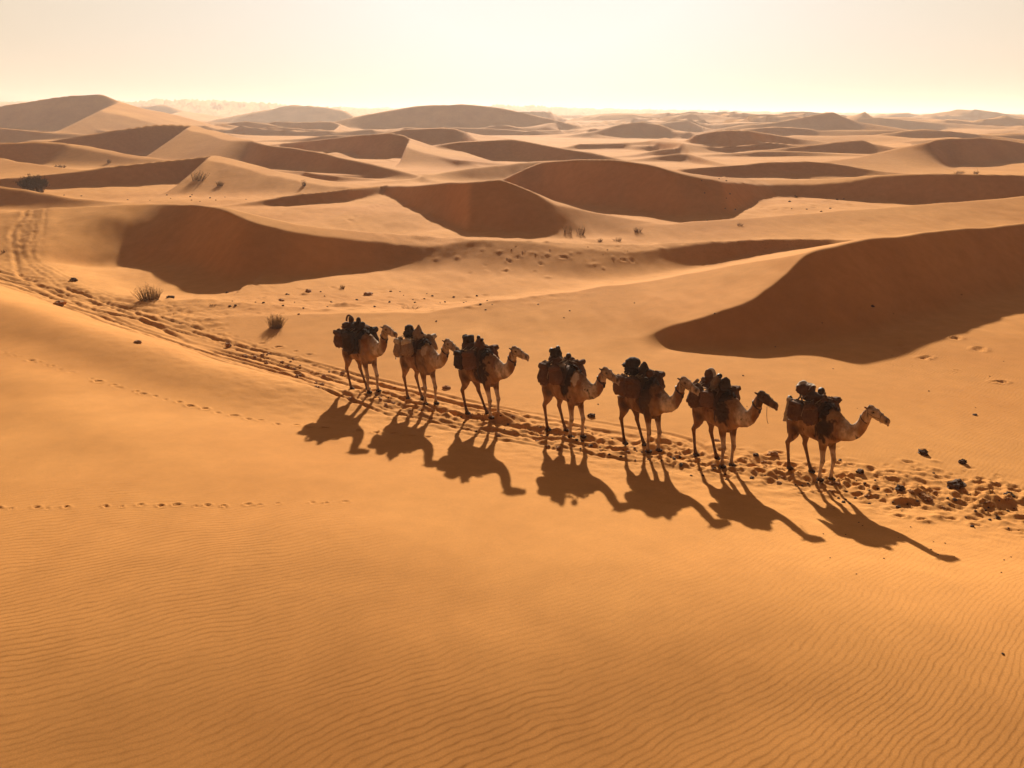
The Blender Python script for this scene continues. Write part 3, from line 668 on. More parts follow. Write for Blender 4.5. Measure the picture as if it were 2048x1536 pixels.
    base = np.array(cfg['base']); dark = np.array((.045, .021, .010)); pale = np.array(cfg.get('pale', (.60, .46, .35))); warm = base*np.array((.62, .48, .40))
    c = np.repeat(base[None], n, 0)
    def mixc(c, col, m): m = np.clip(m, 0, 1)[:, None]; return c*(1-m)+col[None]*m
    nzl = fbm(X*3+seed*5, Z*3+Y*2, 3, 300+seed); nzf = fbm(X*9, Z*7+Y*8, 3, 320+seed)
    c = mixc(c, warm, .5+.6*nzl)
    c = mixc(c, pale, cfg.get('neck', .95)*sstep(X, 1.55, 1.8)*sstep(X, 2.25, 2.1)*sstep(Z, 1.3, 1.45)*(.8+.4*nzf))
    c = mixc(c, warm, .8*sstep(X, 2.2, 2.3)*sstep(Z, 1.85, 1.7))
    q = np.exp(-(((X-cfg['px'])/.24)**2+((Z-cfg['pz'])/.40)**2))
    c = mixc(c, dark, min(1, cfg['patch']*1.15)*sstep(q+.22*nzl+.3*nzf, .22, .5))
    c = mixc(c, dark, .8*np.exp(-(((X-.38)/.16)**2+((Z-1.25)/.16)**2)))           # shade of the flank fold, painted into the coat colour
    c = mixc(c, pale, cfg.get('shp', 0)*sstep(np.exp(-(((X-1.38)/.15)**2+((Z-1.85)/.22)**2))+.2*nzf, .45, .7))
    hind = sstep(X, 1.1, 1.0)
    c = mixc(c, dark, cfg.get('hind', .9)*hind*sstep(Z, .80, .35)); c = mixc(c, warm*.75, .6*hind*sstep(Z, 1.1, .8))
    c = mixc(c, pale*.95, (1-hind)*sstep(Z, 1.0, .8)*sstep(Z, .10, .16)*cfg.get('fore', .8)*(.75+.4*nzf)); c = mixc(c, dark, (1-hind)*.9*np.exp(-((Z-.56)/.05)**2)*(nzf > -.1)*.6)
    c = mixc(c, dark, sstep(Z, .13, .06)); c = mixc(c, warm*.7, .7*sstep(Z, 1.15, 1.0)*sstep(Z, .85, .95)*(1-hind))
    # head, in its own frame
    hc = co-np.array(hp.translation)
    head = (hc[:, 0] > -.03) & (Z > 1.95+nl)
    hm = head.astype(float)
    c = mixc(c, np.array(cfg.get('face', (.50, .36, .25))), hm*.75*(1+.3*nzf))
    for px, pz, sx_, sz_, k in ((.175, .035, .05, .035, .95), (.57, -.10, .045, .07, 1.0), (.06, .13, .06, .035, .55), (-.02, .13, .06, .06, .7)):
        c = mixc(c, dark, hm*k*cfg.get('mask', 1)*np.exp(-(((hc[:, 0]-px)/sx_)**2+((hc[:, 2]-pz)/sz_)**2)*1.0))
    if cfg.get('darkhead'): c = mixc(c, dark*1.6, hm*.75*sstep(hc[:, 0]+nzf*.1, .5, .25))
    c = mixc(c, dark, .6*sstep(X, .03, -.03)*sstep(Z, 1.2, 1.0))
    c *= (1+.16*nzf)[:, None]
    col = np.ones((n, 4), np.float32); col[:, :3] = np.clip(c, .008, .8)
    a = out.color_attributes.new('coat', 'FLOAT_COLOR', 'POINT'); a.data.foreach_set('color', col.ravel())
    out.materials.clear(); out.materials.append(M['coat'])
    return out, hp, feet

def rotm(rx=0, ry=0, rz=0):
    return (Matrix.Rotation(rz, 3, 'Z') @ Matrix.Rotation(ry, 3, 'Y') @ Matrix.Rotation(rx, 3, 'X'))
def drape(x0, x1, a0, a1, off, seed, ni=22, nj=30, rag=.05, th=.012, low=None, lift=0):
    """cloth laid over the torso: a0/a1 angles each side"""
    rnd = random.Random(seed); G = []
    for i in range(ni):
        row = []
        for j in range(nj):
            x = x0+(x1-x0)*i/(ni-1); t = j/(nj-1)
            a = R(-a0)+(R(a0)+R(a1))*t
            e = mnoise.noise(Vector((x*5, seed, 2)))*rag; a *= 1+e
            top, bot, wd = tor(x); top += lift*math.exp(-((x-.7)/.4)**2)
            zc = (top+bot)/2+.12; hz = top-zc
            n = mnoise.fractal(Vector((x*5, a*2.2, seed)), .7, 2, 3)
            fold = .02*math.sin(x*19+seed+n*3)*abs(math.sin(a))**2
            o = off+.02*n+fold
            y = (wd+o)*math.sin(min(max(a, -math.pi/2), math.pi/2)); z = zc+(hz+o)*math.cos(a) if abs(a) < math.pi/2 else zc-(abs(a)-math.pi/2)*.36
            x_ = x+rag*.6*mnoise.noise(Vector((a*3, seed, 7)))*(1 if i in (0, ni-1) else .3)
            row.append(Vector((x_, y, z)))
        G.append(row)
    return MB().sheet(G, th)
def ring(x, off, n=28, tilt=0, a0=-math.pi, a1=math.pi, r=.011):
    top, bot, wd = tor(x); zc = (top+bot)/2; hz = (top-bot)/2; P = []
    for i in range(n+1):
        a = a0+(a1-a0)*i/n
        P.append((x+tilt*math.cos(a), -(wd+off)*math.sin(a), zc+(hz+off)*math.cos(a)))
    return P
CAMELS = [
 # nearest foot pixel of the front right leg (u, v), world yaw (deg, clockwise from +X), coat
 dict(st=(0, 0, 0, 0), u=739, v=786, yaw=-42, sc=1, base=(0.386, 0.222, 0.105), patch=0, px=1.2, pz=1.5, hind=.75, fore=.9, lift=0.02, nod=.05, name='pale camel at the rear end of the caravan'),
 dict(st=(0.04, -0.08, 0, 0.05), u=852, v=809, yaw=-45, sc=1, base=(0.424, 0.255, 0.127), patch=.35, px=1.25, pz=1.35, hind=.55, fore=.75, neck=.8, shp=.8, lift=-0.02, nod=.06, name='pale shouldered camel second from the rear of the caravan'),
 dict(st=(-0.04, 0.06, 0.03, -0.04), u=983, v=842, yaw=-41, sc=1, base=(0.332, 0.178, 0.079), patch=.85, px=1.2, pz=1.5, hind=1.0, fore=.8, lift=-0.02, nod=.05, name='brown camel with a dark shoulder, third from the rear'),
 dict(st=(0.0, -0.04, -0.04, 0.05), u=1142, v=877, yaw=-45, sc=1, base=(0.368, 0.196, 0.088), patch=.95, px=1.12, pz=1.55, hind=.7, fore=.85, shp=1.0, lift=-0.01, nod=.08, name='camel with a white shoulder blotch in the middle of the caravan'),
 dict(st=(0.05, 0.04, 0, 0), u=1297, v=908, yaw=-50, sc=0.98, base=(0.313, 0.170, 0.077), patch=.7, px=1.22, pz=1.45, hind=1.0, fore=.65, lift=0.06, nod=.08, name='rust brown camel third from the front of the caravan'),
 dict(st=(-0.03, 0, 0.04, -0.03), u=1445, v=936, yaw=-57, sc=0.98, base=(0.332, 0.170, 0.072), patch=.8, px=1.25, pz=1.6, hind=.75, fore=.7, lift=0.06, nod=.0, darkhead=1, face=(.12, .06, .03), name='camel with a dark brown head, second from the front'),
 dict(st=(0, 0, 0, 0.03), u=1640, v=963, yaw=-51, sc=0.95, base=(0.386, 0.220, 0.101), patch=.85, px=1.25, pz=1.5, hind=.8, fore=.8, lift=0.05, nod=.05, name='shaggy camel leading the caravan at the front'),
]
SIDE = ['hanging on the near flank of', 'hanging on the far flank of']
SHORT = ['the rearmost camel', 'the second camel from the rear', 'the third camel from the rear', 'the middle camel', 'the third camel from the front', 'the dark headed camel', 'the leading camel']
def build_camel(i, c):
    x, y, z = at(c['u'], c['v'])
    yaw = R(c['yaw']); sc = c['sc']
    me, hp, feet = camel_body(c, i+1)
    # near front foot is the third foot
    feet = [(a*sc*.93, b*sc) for a, b in feet]; fx, fy = feet[2]
    ox = x-(fx*math.cos(yaw)-fy*math.sin(yaw)); oy = y-(fx*math.sin(yaw)+fy*math.cos(yaw))
    zs = []
    for a, b in feet:
        zs.append(gz(ox+a*math.cos(yaw)-b*math.sin(yaw), oy+a*math.sin(yaw)+b*math.cos(yaw)))
    # tilt to the ground along the body, sit just into the sand
    zf = (zs[2]+zs[3])/2; zr = (zs[0]+zs[1])/2; pit = -math.atan2(zf-zr, 1.0)
    M4 = Matrix.Translation((ox, oy, (zf+zr)/2-.012)) @ Matrix.Rotation(yaw, 4, 'Z')
    M4 = M4 @ Matrix.Translation((.8, 0, 0)) @ Matrix.Rotation(pit*.9, 4, 'Y') @ Matrix.Translation((-.8, 0, 0)) @ Matrix.Diagonal((sc*.93, sc, sc, 1))
    root = tag(empty('camel', M4), c['name'], 'camel', 'camels standing in a line')
    body = bpy.data.objects.new('camel_body', me); COL.objects.link(body); body.parent = root
    for sg in (-1, 1):
        p = hp @ Vector((.185, sg*.088, .033)); MB().blob(p, (.021, .012, .016), amp=0, e=1, nu=10, nv=8).obj('eye', M['eye'], root)
    # halter
    b = MB()
    def loop(xh, zc, ry, rz, tilt=0, r=.009, n=18):
        return [hp @ Vector((xh+tilt*math.sin(a), ry*math.cos(a), zc+rz*math.sin(a))) for a in [2*math.pi*k/n for k in range(n+1)]]
    b.tube(loop(.36, -.06, .072, .1, .0), .0055, n=6); b.tube(loop(.03, .0, .098, .13, -.03), .0055, n=6)
    for sg in (-1, 1): b.tube([hp @ Vector((.03, sg*.1, .0)), hp @ Vector((.2, sg*.1, -.045)), hp @ Vector((.36, sg*.074, -.06))], .0055, n=6)
    b.obj('halter', M['leather'], root)
    # woven collar high on the neck
    nl, nk = c.get('lift', 0), c.get('fwd', 0)
    b = MB(); th = []
    cc = Vector((2.265+nk, 0, 1.97+nl)); ax = Vector((.32, 0, .95)).normalized(); up = Vector((.95, 0, -.32))
    for k in range(19):
        a = 2*math.pi*k/18; th.append(cc+Vector((0, .104*math.cos(a), 0))+up*(.155*math.sin(a))-ax*(.04*math.sin(a)))
    b.tube(th, .011 if i in (6,) else .022, n=6)
    if i != 6:
        b.blob(th[5]+Vector((.0, 0, -.05)), (.035, .03, .06), amp=.2, e=.9, nu=10, nv=8)
    b.obj('neck_collar', M['leather'], root)
    # ---- pack saddle
    def T(o): return M4 @ Matrix.Translation(o)
    def thing(name, mb, mat, o, label, cat, group=None):
        ob = mb.obj(name, M[mat], None, o, T(o)); return tag(ob, label, cat, group)
    so = (.7, 0, 1.95)
    sad = tag(empty('pack_saddle', T(so)), '%s pack saddle strapped on the back of %s' % (c.get('sadcol', 'dark'), SHORT[i]), 'pack saddle', 'pack saddles on the camels')
    def part(name, mb, mat): return mb.obj(name, M[mat], sad, so)
    part('saddle_cloth', drape(.06, 1.12, 100, 100, .035, i*3+1, lift=.14), c.get('cloth', 'brown'))
    part('fringed_cloth', drape(.98, 1.30, 60, c.get('fcl', 30), .03, i*3+2, ni=10, rag=.12, lift=.0), 'black')
    for k, xx in enumerate((.22, .98)):
        b = MB(); top = tor(xx)[0]
        for sg in (-1, 1): b.tube([(xx, sg*.30, top-.12), (xx, sg*.17, top+.14), (xx, -sg*.03, top+.40)], .02, n=7)
        part('saddle_post', b, 'wood')
    b = MB()
    for sg in (-1, 1):
        b.tube([(.12, sg*.24, 2.05), (1.06, sg*.26, 2.14)], .018, n=7); b.tube([(.15, sg*.31, 1.86), (1.05, sg*.34, 1.93)], .018, n=7)
    part('side_rail', b, 'wood')
    part('girth_strap', MB().tube(ring(1.04, .006), .013, n=6, cap=False), 'leather')
    b = MB(); b.tube([(.08, -.20, 1.62), (.0, -.12, 1.45), (-.045, 0, 1.40), (.0, .12, 1.45), (.08, .20, 1.62)], .012, n=6)
    part('crupper_strap', b, 'leather')
    # knotted tassels trailing down to the withers
    b = MB(); rnd = random.Random(50+i)
    for k in range(9):
        t = k/8; xx = 1.05+t*.42; b.blob((xx, rnd.uniform(-.06, .02), tor(xx)[0]+.05+.05*(1-t)), (.045*rnd.uniform(.6, 1.1),)*3, seed=k+i, amp=.4, e=1, nu=9, nv=7)
    part('tassel_string', b, 'black')
    pack(i, c, thing, T)
    return M4

def rope_over(x, o, z1, lean=0, side=-1):
    return [(x, 0, 2.28), (x+lean*.3, side*.3, 2.18), (x+lean*.6, side*(.50+o), 2.0), (x+lean*.9, side*(.50+o), 1.8), (x+lean, side*.40, z1), (x+lean, side*.30, z1-.03)]
PACKS = {
 0: dict(bags=[(.40, 1.84, .26, .17, .34, .15, 'brown', 'dark brown'), (.86, 1.78, .27, .16, .38, -.1, 'black', 'black')], top=[('bundle', .32, 2.22, .26, .24, .16, 'brown'), ('bundle', .86, 2.24, .22, .22, .17, 'black')]),
 1: dict(bags=[(.34, 1.82, .20, .13, .36, .05, 'tan', 'pale grey tan'), (.83, 1.88, .25, .14, .34, -.35, 'tan', 'tan creased')], top=[('bundle', .42, 2.24, .22, .22, .15, 'black')]),
 2: dict(bags=[(.42, 1.82, .22, .15, .33, .1, 'black', 'black'), (.84, 1.84, .25, .16, .33, -.15, 'russet', 'russet brown')], top=[('bundle', .42, 2.2, .27, .22, .13, 'brown')]),
 3: dict(bags=[(.40, 1.84, .21, .15, .38, .05, 'brown', 'long brown'), (.84, 1.88, .23, .15, .32, -.4, 'russet', 'russet slanting')], top=[('bundle', .40, 2.2, .2, .2, .13, 'brown')]),
 4: dict(bags=[(.43, 1.86, .26, .16, .34, .0, 'russet', 'bulging russet'), (.86, 1.88, .27, .16, .34, -.1, 'brown', 'brown gathered')], top=[('bundle', .42, 2.24, .25, .22, .14, 'black')]),
 5: dict(bags=[(.38, 1.84, .22, .15, .36, .2, 'brown', 'brown'), (.84, 1.86, .22, .14, .26, -.15, 'russet', 'small russet')], top=[('bundle', .40, 2.2, .24, .2, .15, 'russet')]),
 6: dict(bags=[(.45, 1.82, .25, .15, .30, .0, 'brown', 'broad brown'), (.90, 1.85, .22, .15, .34, -.3, 'brown', 'pear shaped brown')], top=[('bundle', .66, 2.2, .36, .22, .12, 'brown')]),
}
def pack(i, c, thing, T):
    who = SHORT[i]; p = PACKS[i]
    for k, (x0_, z, lx, ly, lz, tilt, mat, word) in enumerate(p['bags']):
        z += .05; lz *= .9; lx *= .96
        pos = 'rear' if k == 0 else 'front'
        for sg, fl in ((-1, 'near'), (1, 'far')):
            x = x0_+(.10 if sg > 0 else 0); o = (x, sg*(.33+ly*(.9 if sg < 0 else .6)), z); b = MB()
            b.blob(o, (lx, ly, lz), seed=i*5+k+(3 if sg > 0 else 0), amp=.16, e=.72, sag=.12, taper=.12, M3=rotm(rx=sg*.18, ry=tilt), crease=.08, nu=30, nv=20, fr=2.6)
            ob = tag(empty('saddlebag', T(o)), '%s saddlebag at the %s, %s side, of %s' % (word, pos, fl, who), 'saddlebag', 'saddlebags of the caravan')
            b.obj('sack', M[mat], ob, o)
            r = MB(); r.tube(rope_over(x-.07, ly*.42, z-lz*.75, tilt*.5, sg), .013, n=6); r.tube(rope_over(x+.08, ly*.42, z-lz*.75, -.1, sg), .013, n=6)
            r.obj('lashing', M['rope'], ob, o)
            f = MB(); f.blob((x, sg*(.34+ly*1.2), z+lz*.62), (lx*.85, ly*.75, lz*.28), seed=k+i, amp=.15, e=.6, M3=rotm(rx=sg*.3, ry=tilt)); f.obj('flap', M[mat if mat != 'tan' else 'pale'], ob, o)
    n = 0
    for (_, x, z, rx, ry, rz, mat) in p['top']:
        n += 1; o = (x, 0, z-rz*.8)
        thing('cloth_bundle', MB().blob((x, 0, z), (rx, ry, rz), seed=i+n*3, amp=.22, e=.75, crease=.08, nu=28, nv=16), mat, o, '%s cloth bundle lying across the saddle of %s%s' % ({'brown': 'flattened brown', 'black': 'dark', 'russet': 'russet'}[mat], who, '' if len(p['top']) == 1 else (' at the rear' if n == 1 else ' at the front')), 'bundle', 'bundles on the saddles')
    def ball(name, x, y, z, r, mat, label, cat, amp=.12, e=1):
        return thing(name, MB().blob((x, y, z), r if isinstance(r, tuple) else (r, r, r), seed=i*2+int(x*20), amp=amp, e=e, nu=20, nv=14, crease=.05), mat, (x, y, z-(r[2] if isinstance(r, tuple) else r)), label, cat)
    if i == 0:
        b = MB(); b.tube([(.36+.13*math.cos(a), .0+.03*math.cos(a), 2.40+.20*math.sin(a)) for a in [math.pi*k/14 for k in range(15)]], .035, n=9)
        thing('saddle_hoop', b, 'russet', (.36, 0, 2.38), 'arched brown hoop standing at the rear of the load of the rearmost camel', 'hoop')
        ball('round_sack', .47, 0, 2.46, (.1, .09, .13), 'brown', 'brown stuffed sack beside the arched hoop on the rearmost camel', 'sack')
        ball('round_sack', .90, 0, 2.46, (.085, .085, .11), 'black', 'round black sack on top of the front load of the rearmost camel', 'sack')
        b = drape(.62, 1.22, 132, 80, .06, 88, ni=16, nj=34, rag=.14)
        thing('hanging_blanket', b, 'black', (.9, 0, 2.0), 'long near black blanket hanging over the shoulder of the rearmost camel', 'blanket')
    if i == 1:
        ball('cloth_roll', .34, 0, 2.42, (.15, .16, .12), 'black', 'dark rolled rug at the rear top of the second camel from the rear', 'rug')
        b = MB().blob((.88, -.02, 2.32), (.17, .2, .30), seed=4, amp=.14, e=.95, taper=.75, M3=rotm(ry=.15), crease=.1, nu=26, nv=18)
        thing('peaked_sack', b, 'tan', (.88, 0, 2.05), 'pale peaked sack standing up on the second camel from the rear', 'sack')
        G = [[Vector((.10+.05*a/5-.06*b_/9, -.36-.05*b_/9+.01*math.sin(a*2.), 2.15-.75*b_/9)) for a in range(6)] for b_ in range(10)]
        thing('hanging_cloth', MB().sheet(G, .012), 'pale', (.1, -.38, 1.8), 'narrow pale cloth hanging down the rump of the second camel from the rear', 'cloth')
        ball('gourd', 1.06, 0, 2.36, .04, 'leather', 'tiny dark knob above the withers of the second camel from the rear', 'gourd')
    if i == 2:
        b = MB(); b.blob((.38, 0, 2.42), (.16, .15, .11), seed=9, amp=.15, e=.4, M3=rotm(ry=-.1)); b.blob((.22, 0, 2.47), (.07, .1, .08), seed=3, amp=.2, e=.8); b.blob((.47, 0, 2.5), (.06, .1, .05), seed=5, amp=.2, e=.8)
        thing('boxy_bundle', b, 'black', (.38, 0, 2.3), 'boxy black bundle at the rear top of the third camel from the rear', 'bundle')
        b = MB().blob((.86, 0, 2.28), (.15, .18, .24), seed=12, amp=.14, e=.9, taper=.6, nu=24, nv=16)
        thing('peaked_sack', b, 'russet', (.86, 0, 2.06), 'russet peaked sack on the front of the third camel from the rear', 'sack')
        ball('water_gourd', .84, 0, 2.50, (.06, .06, .07), 'leather', 'upright dark gourd on the peaked sack of the third camel from the rear', 'gourd')
        ball('water_gourd', .98, .02, 2.44, .05, 'leather', 'small round gourd ahead of the upright gourd, third camel from the rear', 'gourd')
        ball('round_sack', .0, -.24, 1.93, .075, 'leather', 'dark ball hanging behind the rump of the third camel from the rear', 'sack')
    if i == 3:
        b = MB().blob((.40, 0, 2.40), (.17, .15, .15), seed=19, amp=.2, e=.7, taper=.2)
        thing('stuffed_sack', b, 'black', (.4, 0, 2.25), 'black stuffed sack at the rear top of the middle camel', 'sack')
        ball('cooking_pot', .26, -.05, 2.46, .085, 'metal', 'round dark pot at the back edge of the load of the middle camel', 'pot', amp=.03)
        ball('cooking_pot', .46, .02, 2.56, .075, 'metal', 'topmost dark pot on the load of the middle camel', 'pot', amp=.03)
        ball('water_gourd', .93, 0, 2.42, .085, 'leather', 'dark round gourd above the front bag of the middle camel', 'gourd', amp=.04)
        b = MB().tube([(.55, -.36, 2.02), (.75, -.30, 2.30), (.83, -.26, 2.40)], [.07, .08, .06], n=12)
        thing('bedroll', b, 'brown', (.7, -.3, 2.2), 'slanting brown bedroll tied between the bags of the middle camel', 'bedroll')
        b = MB().tube([(.0, -.3, 1.98), (.14, -.34, 2.09), (.30, -.34, 2.2)], [.05, .06, .05], n=10)
        thing('bedroll', b, 'russet', (.14, -.34, 2.05), 'thin russet bedroll slanting over the rump of the middle camel', 'bedroll')
    if i == 4:
        b = MB().blob((.40, 0, 2.46), (.23, .22, .16), seed=2, amp=.12, e=.95, nu=26, nv=16); b.blob((.24, 0, 2.37), (.18, .2, .07), seed=3, amp=.2, e=.9)
        thing('domed_bundle', b, 'black', (.4, 0, 2.32), 'large domed black bundle on the rear of the third camel from the front', 'bundle')
        b = MB().blob((.86, 0, 2.36), (.15, .16, .22), seed=8, amp=.1, e=.95, taper=.45, nu=24, nv=16)
        thing('peaked_sack', b, 'black', (.86, 0, 2.15), 'black cone shaped sack on the third camel from the front', 'sack')
        ball('round_sack', 1.10, 0, 2.27, (.10, .12, .12), 'brown', 'small brown sack over the withers of the third camel from the front', 'sack')
        b = MB().tube([(.42, 0, 2.34), (.62, -.02, 2.34), (.84, 0, 2.36)], .025, n=8)
        thing('tent_pole', b, 'wood', (.6, 0, 2.34), 'dark short pole bridging the dome and the cone on the third camel from the front', 'pole')
    if i == 5:
        b = MB().blob((.38, 0, 2.42), (.13, .13, .13), seed=5, amp=.12, e=.9)
        thing('round_sack', b, 'russet', (.38, 0, 2.3), 'brown rounded sack under the pale curved roll of the dark headed camel', 'sack')
        b = MB().tube([(.44+.15*math.cos(a), .02, 2.38+.2*math.sin(a)) for a in [R(150)-R(150)*k/12 for k in range(13)]], [(.05, .03)]*13, n=10)
        thing('curved_roll', b, 'pale', (.5, 0, 2.4), 'pale curved roll arching over the rear load of the dark headed camel', 'roll')
        b = MB().tube([(.0, -.30, 2.0), (.17, -.33, 2.16), (.30, -.33, 2.29)], [.045, .055, .045], n=10)
        thing('bedroll', b, 'tan', (.15, -.33, 2.12), 'tan bedroll slanting over the rump of the dark headed camel', 'bedroll')
        b = MB().blob((.74, -.06, 2.26), (.12, .17, .22), seed=15, amp=.12, e=.8, taper=.3, M3=rotm(ry=.25))
        thing('peaked_sack', b, 'tan', (.74, 0, 2.08), 'tan leaning sack in the middle of the load of the dark headed camel', 'sack')
        ball('water_gourd', .79, 0, 2.46, (.085, .085, .07), 'leather', 'dark gourd on the tan leaning sack of the dark headed camel', 'gourd')
        b = MB().blob((1.03, 0, 2.28), (.14, .18, .2), seed=25, amp=.1, e=.9, taper=.25)
        thing('round_sack', b, 'black', (1.03, 0, 2.1), 'black humped sack over the withers of the dark headed camel', 'sack')
        hx = 2.34+.34; b = MB().tube([(hx, -.07, 2.12), (hx+.02, -.075, 1.92), (hx+.05, -.07, 1.75), (hx+.10, -.07, 1.68)], .008, n=6)
        thing('lead_rope', b, 'rope', (hx, -.07, 1.68), 'thin rope dangling from the chin of the dark headed camel', 'rope')
    if i == 6:
        b = MB().blob((.36, 0, 2.36), (.24, .2, .15), seed=31, amp=.1, e=.55, M3=rotm(ry=-.06), nu=30, nv=16)
        thing('rolled_rug', b, 'brown', (.36, 0, 2.24), 'brown rolled rug at the rear top of the leading camel', 'rug')
        G = [[Vector((.14+.44*a/11, -.17+.34*b_/7, 2.53+.03*math.sin(a*.7)-.10*(abs(b_-3.5)/3.5)**3-.06*(abs(a-5.5)/5.5)**4)) for b_ in range(8)] for a in range(12)]
        thing('striped_cloth', MB().sheet(G, .02), 'pale', (.36, 0, 2.5), 'pale cloth folded over the rolled rug of the leading camel', 'cloth')
        ball('water_gourd', .86, 0, 2.42, .10, 'leather', 'round dark gourd on top of the middle load of the leading camel', 'gourd', amp=.03)
        G = [[Vector((.16+.13*a/6-.05*b_/11, -.50-.03*math.sin(a*1.3)-.02*b_/11, 2.16-.68*b_/11)) for a in range(7)] for b_ in range(12)]
        thing('hanging_cloth', MB().sheet(G, .014), 'pale', (.2, -.5, 1.8), 'long pale cloth hanging down behind the bags of the leading camel', 'cloth')
        ball('round_sack', .02, -.2, 2.0, (.09, .09, .11), 'leather', 'small dark sack tied at the rump of the leading camel', 'sack')
        G = [[Vector((.02+.16*a/5, -.28-.02*b_, 1.85-.24*b_/6-.02*a)) for a in range(6)] for b_ in range(7)]
        thing('rump_cloth', MB().sheet(G, .02), 'russet', (.1, -.3, 1.7), 'russet cloth patch lying on the rump of the leading camel', 'cloth')
CM = [build_camel(i, c) for i, c in enumerate(CAMELS)]

# ------------------------------------------------------------------ bushes
def tuft(u, v, wpx, hpx, n, label, cat='dry bush', mat='grass', name='dry_bush', seed=0, lean=0, leafy=0, fine=1.):
    x, y, z = at(u, v); D = math.hypot(x, y); k = math.sqrt(D*D+CAMZ*CAMZ)/FPX
    W_, H_ = wpx*k/2, hpx*k; rnd = random.Random(seed+int(u)); b = MB(); lf = MB()
    for i in range(n):
        a = rnd.uniform(0, 2*math.pi); r = rnd.random()**.5; q = rnd.uniform(.4, 1.)
        base = Vector((math.cos(a)*W_*.5*r, math.sin(a)*W_*.5*r, -.03))
        tip = Vector((math.cos(a)*W_*r*q*1.05+lean*H_, math.sin(a)*W_*r*q, H_*q*(1-.45*r*r)*rnd.uniform(.75, 1.05)))
        mid = base*.5+tip*.5+Vector((math.cos(a), math.sin(a), 0))*(.05*W_)+Vector((0, 0, .10*H_))
        th = max(.005, .00017*D)*fine*rnd.uniform(.7, 1.2)
        b.tube([base, mid, tip], [th, th*.75, th*.2], n=3)
        for s in range(1 if not leafy else 2):
            t = rnd.uniform(.3, .8); p = mid*(1-t)+tip*t; d = Vector((rnd.uniform(-1, 1), rnd.uniform(-1, 1), rnd.uniform(.2, 1.2))).normalized()*H_*rnd.uniform(.12, .28)
            b.tube([p, p+d], [th*.7, th*.25], n=3)
            for _ in range(leafy):
                c0 = p+d*rnd.uniform(0, 1.1)+Vector((rnd.gauss(0, 1), rnd.gauss(0, 1), rnd.gauss(0, 1)))*.035*H_
                e1 = Vector((rnd.uniform(-1, 1), rnd.uniform(-1, 1), rnd.uniform(-1, 1))).normalized(); e2 = e1.orthogonal().normalized(); sz = .022*H_*rnd.uniform(.7, 1.6)
                lf.add([c0-e1*sz, c0+e2*sz*.5, c0+e1*sz, c0-e2*sz*.5], [(0, 1, 2, 3)])
    M4 = Matrix.Translation((x, y, z-.01))
    root = tag(empty(name, M4), label, cat, 'desert bushes')
    b.obj('stem', M[mat], root)
    if leafy: lf.obj('foliage', M['leaf'], root)
    return root
tuft(70, 385, 56, 32, 220, 'dense dark leafy shrub at the far left edge', 'shrub', 'twig', 'leafy_shrub', leafy=22)
tuft(120, 338, 26, 9, 70, 'low dark bush on the far dune slope at the left', leafy=3, mat='twig')
tuft(219, 330, 10, 8, 30, 'tiny dark twig tuft on the shaded dune at the left', mat='twig')
tuft(397, 369, 44, 22, 70, 'pale dry grass bush at the foot of the sharp peaked dune', lean=.25)
tuft(440, 372, 20, 11, 60, 'small dry bush just right of the pale grass bush')
tuft(608, 371, 13, 14, 40, 'lone small upright bush on the bright far slope', mat='twig')
tuft(299, 600, 62, 34, 230, 'large dry bush beside the curving track', lean=-.05)
tuft(552, 655, 46, 32, 240, 'round dry grass tuft behind the wheel ruts', lean=.05)
tuft(684, 577, 15, 10, 40, 'small bush at the edge of the big hollow shadow')
tuft(1136, 466, 30, 20, 38, 'spiky left bush of the close pair in the shadow', fine=1.2)
tuft(1161, 468, 28, 20, 36, 'spiky right bush of the close pair in the shadow', fine=1.2)
tuft(1275, 464, 26, 12, 40, 'low spiky bush alone on the lit slope', mat='twig', fine=1.2)
tuft(1235, 482, 24, 9, 34, 'low bush near the crest below the spiky pair', mat='twig', fine=1.2)
tuft(1200, 483, 14, 8, 40, 'tiny bush on the crest beside the low bush', mat='twig')
tuft(1918, 350, 26, 10, 60, 'low dry bush on the right far crest', mat='twig')
tuft(1951, 350, 12, 11, 40, 'upright little bush on the right far crest', mat='twig')
tuft(425, 612, 18, 8, 30, 'sparse tuft between the big bush and the hollow', mat='twig')
tuft(1480, 451, 16, 7, 30, 'sparse dry tuft on the right lit slope', mat='twig')
tuft(8, 505, 12, 8, 24, 'tiny tuft inside the loop of the track', mat='twig')
tuft(820, 618, 60, 8, 60, 'thin scatter of dry stalks behind the rearmost camels', mat='grass')

# ------------------------------------------------------------------ stones
def stone_mesh(seed, fl=.6):
    rnd = random.Random(seed); b = MB()
    b.blob((0, 0, 0), (.5, .5*rnd.uniform(.7, 1), .5*fl), seed=seed, amp=.5, e=1.0, nu=11, nv=8, fr=1.9)
    me = new_mesh('stone', np.array([tuple(p) for p in b.v]), b.f, False); return me
SM = [stone_mesh(s, random.choice([.5, .65, .8])) for s in range(12)]
for me in SM: me.materials.append(M['rock'])
SC = [stone_mesh(s+40, .55) for s in range(6)]
for me in SC: me.materials.append(M['clod'])
def stone(u, v, wpx, meshes, label, group=None, name='stone'):
    x, y, z = at(u, v); k = math.sqrt(x*x+y*y+(CAMZ-z)**2)/FPX; s = wpx*k*.85
    o = bpy.data.objects.new(name, random.choice(meshes)); COL.objects.link(o)
    o.location = (x, y, z+s*.12); o.rotation_euler = (random.uniform(-.2, .2), random.uniform(-.2, .2), random.uniform(0, 6.28)); o.scale = (s, s, s*random.uniform(.6, .9))
    return tag(o, label, 'stone', group)
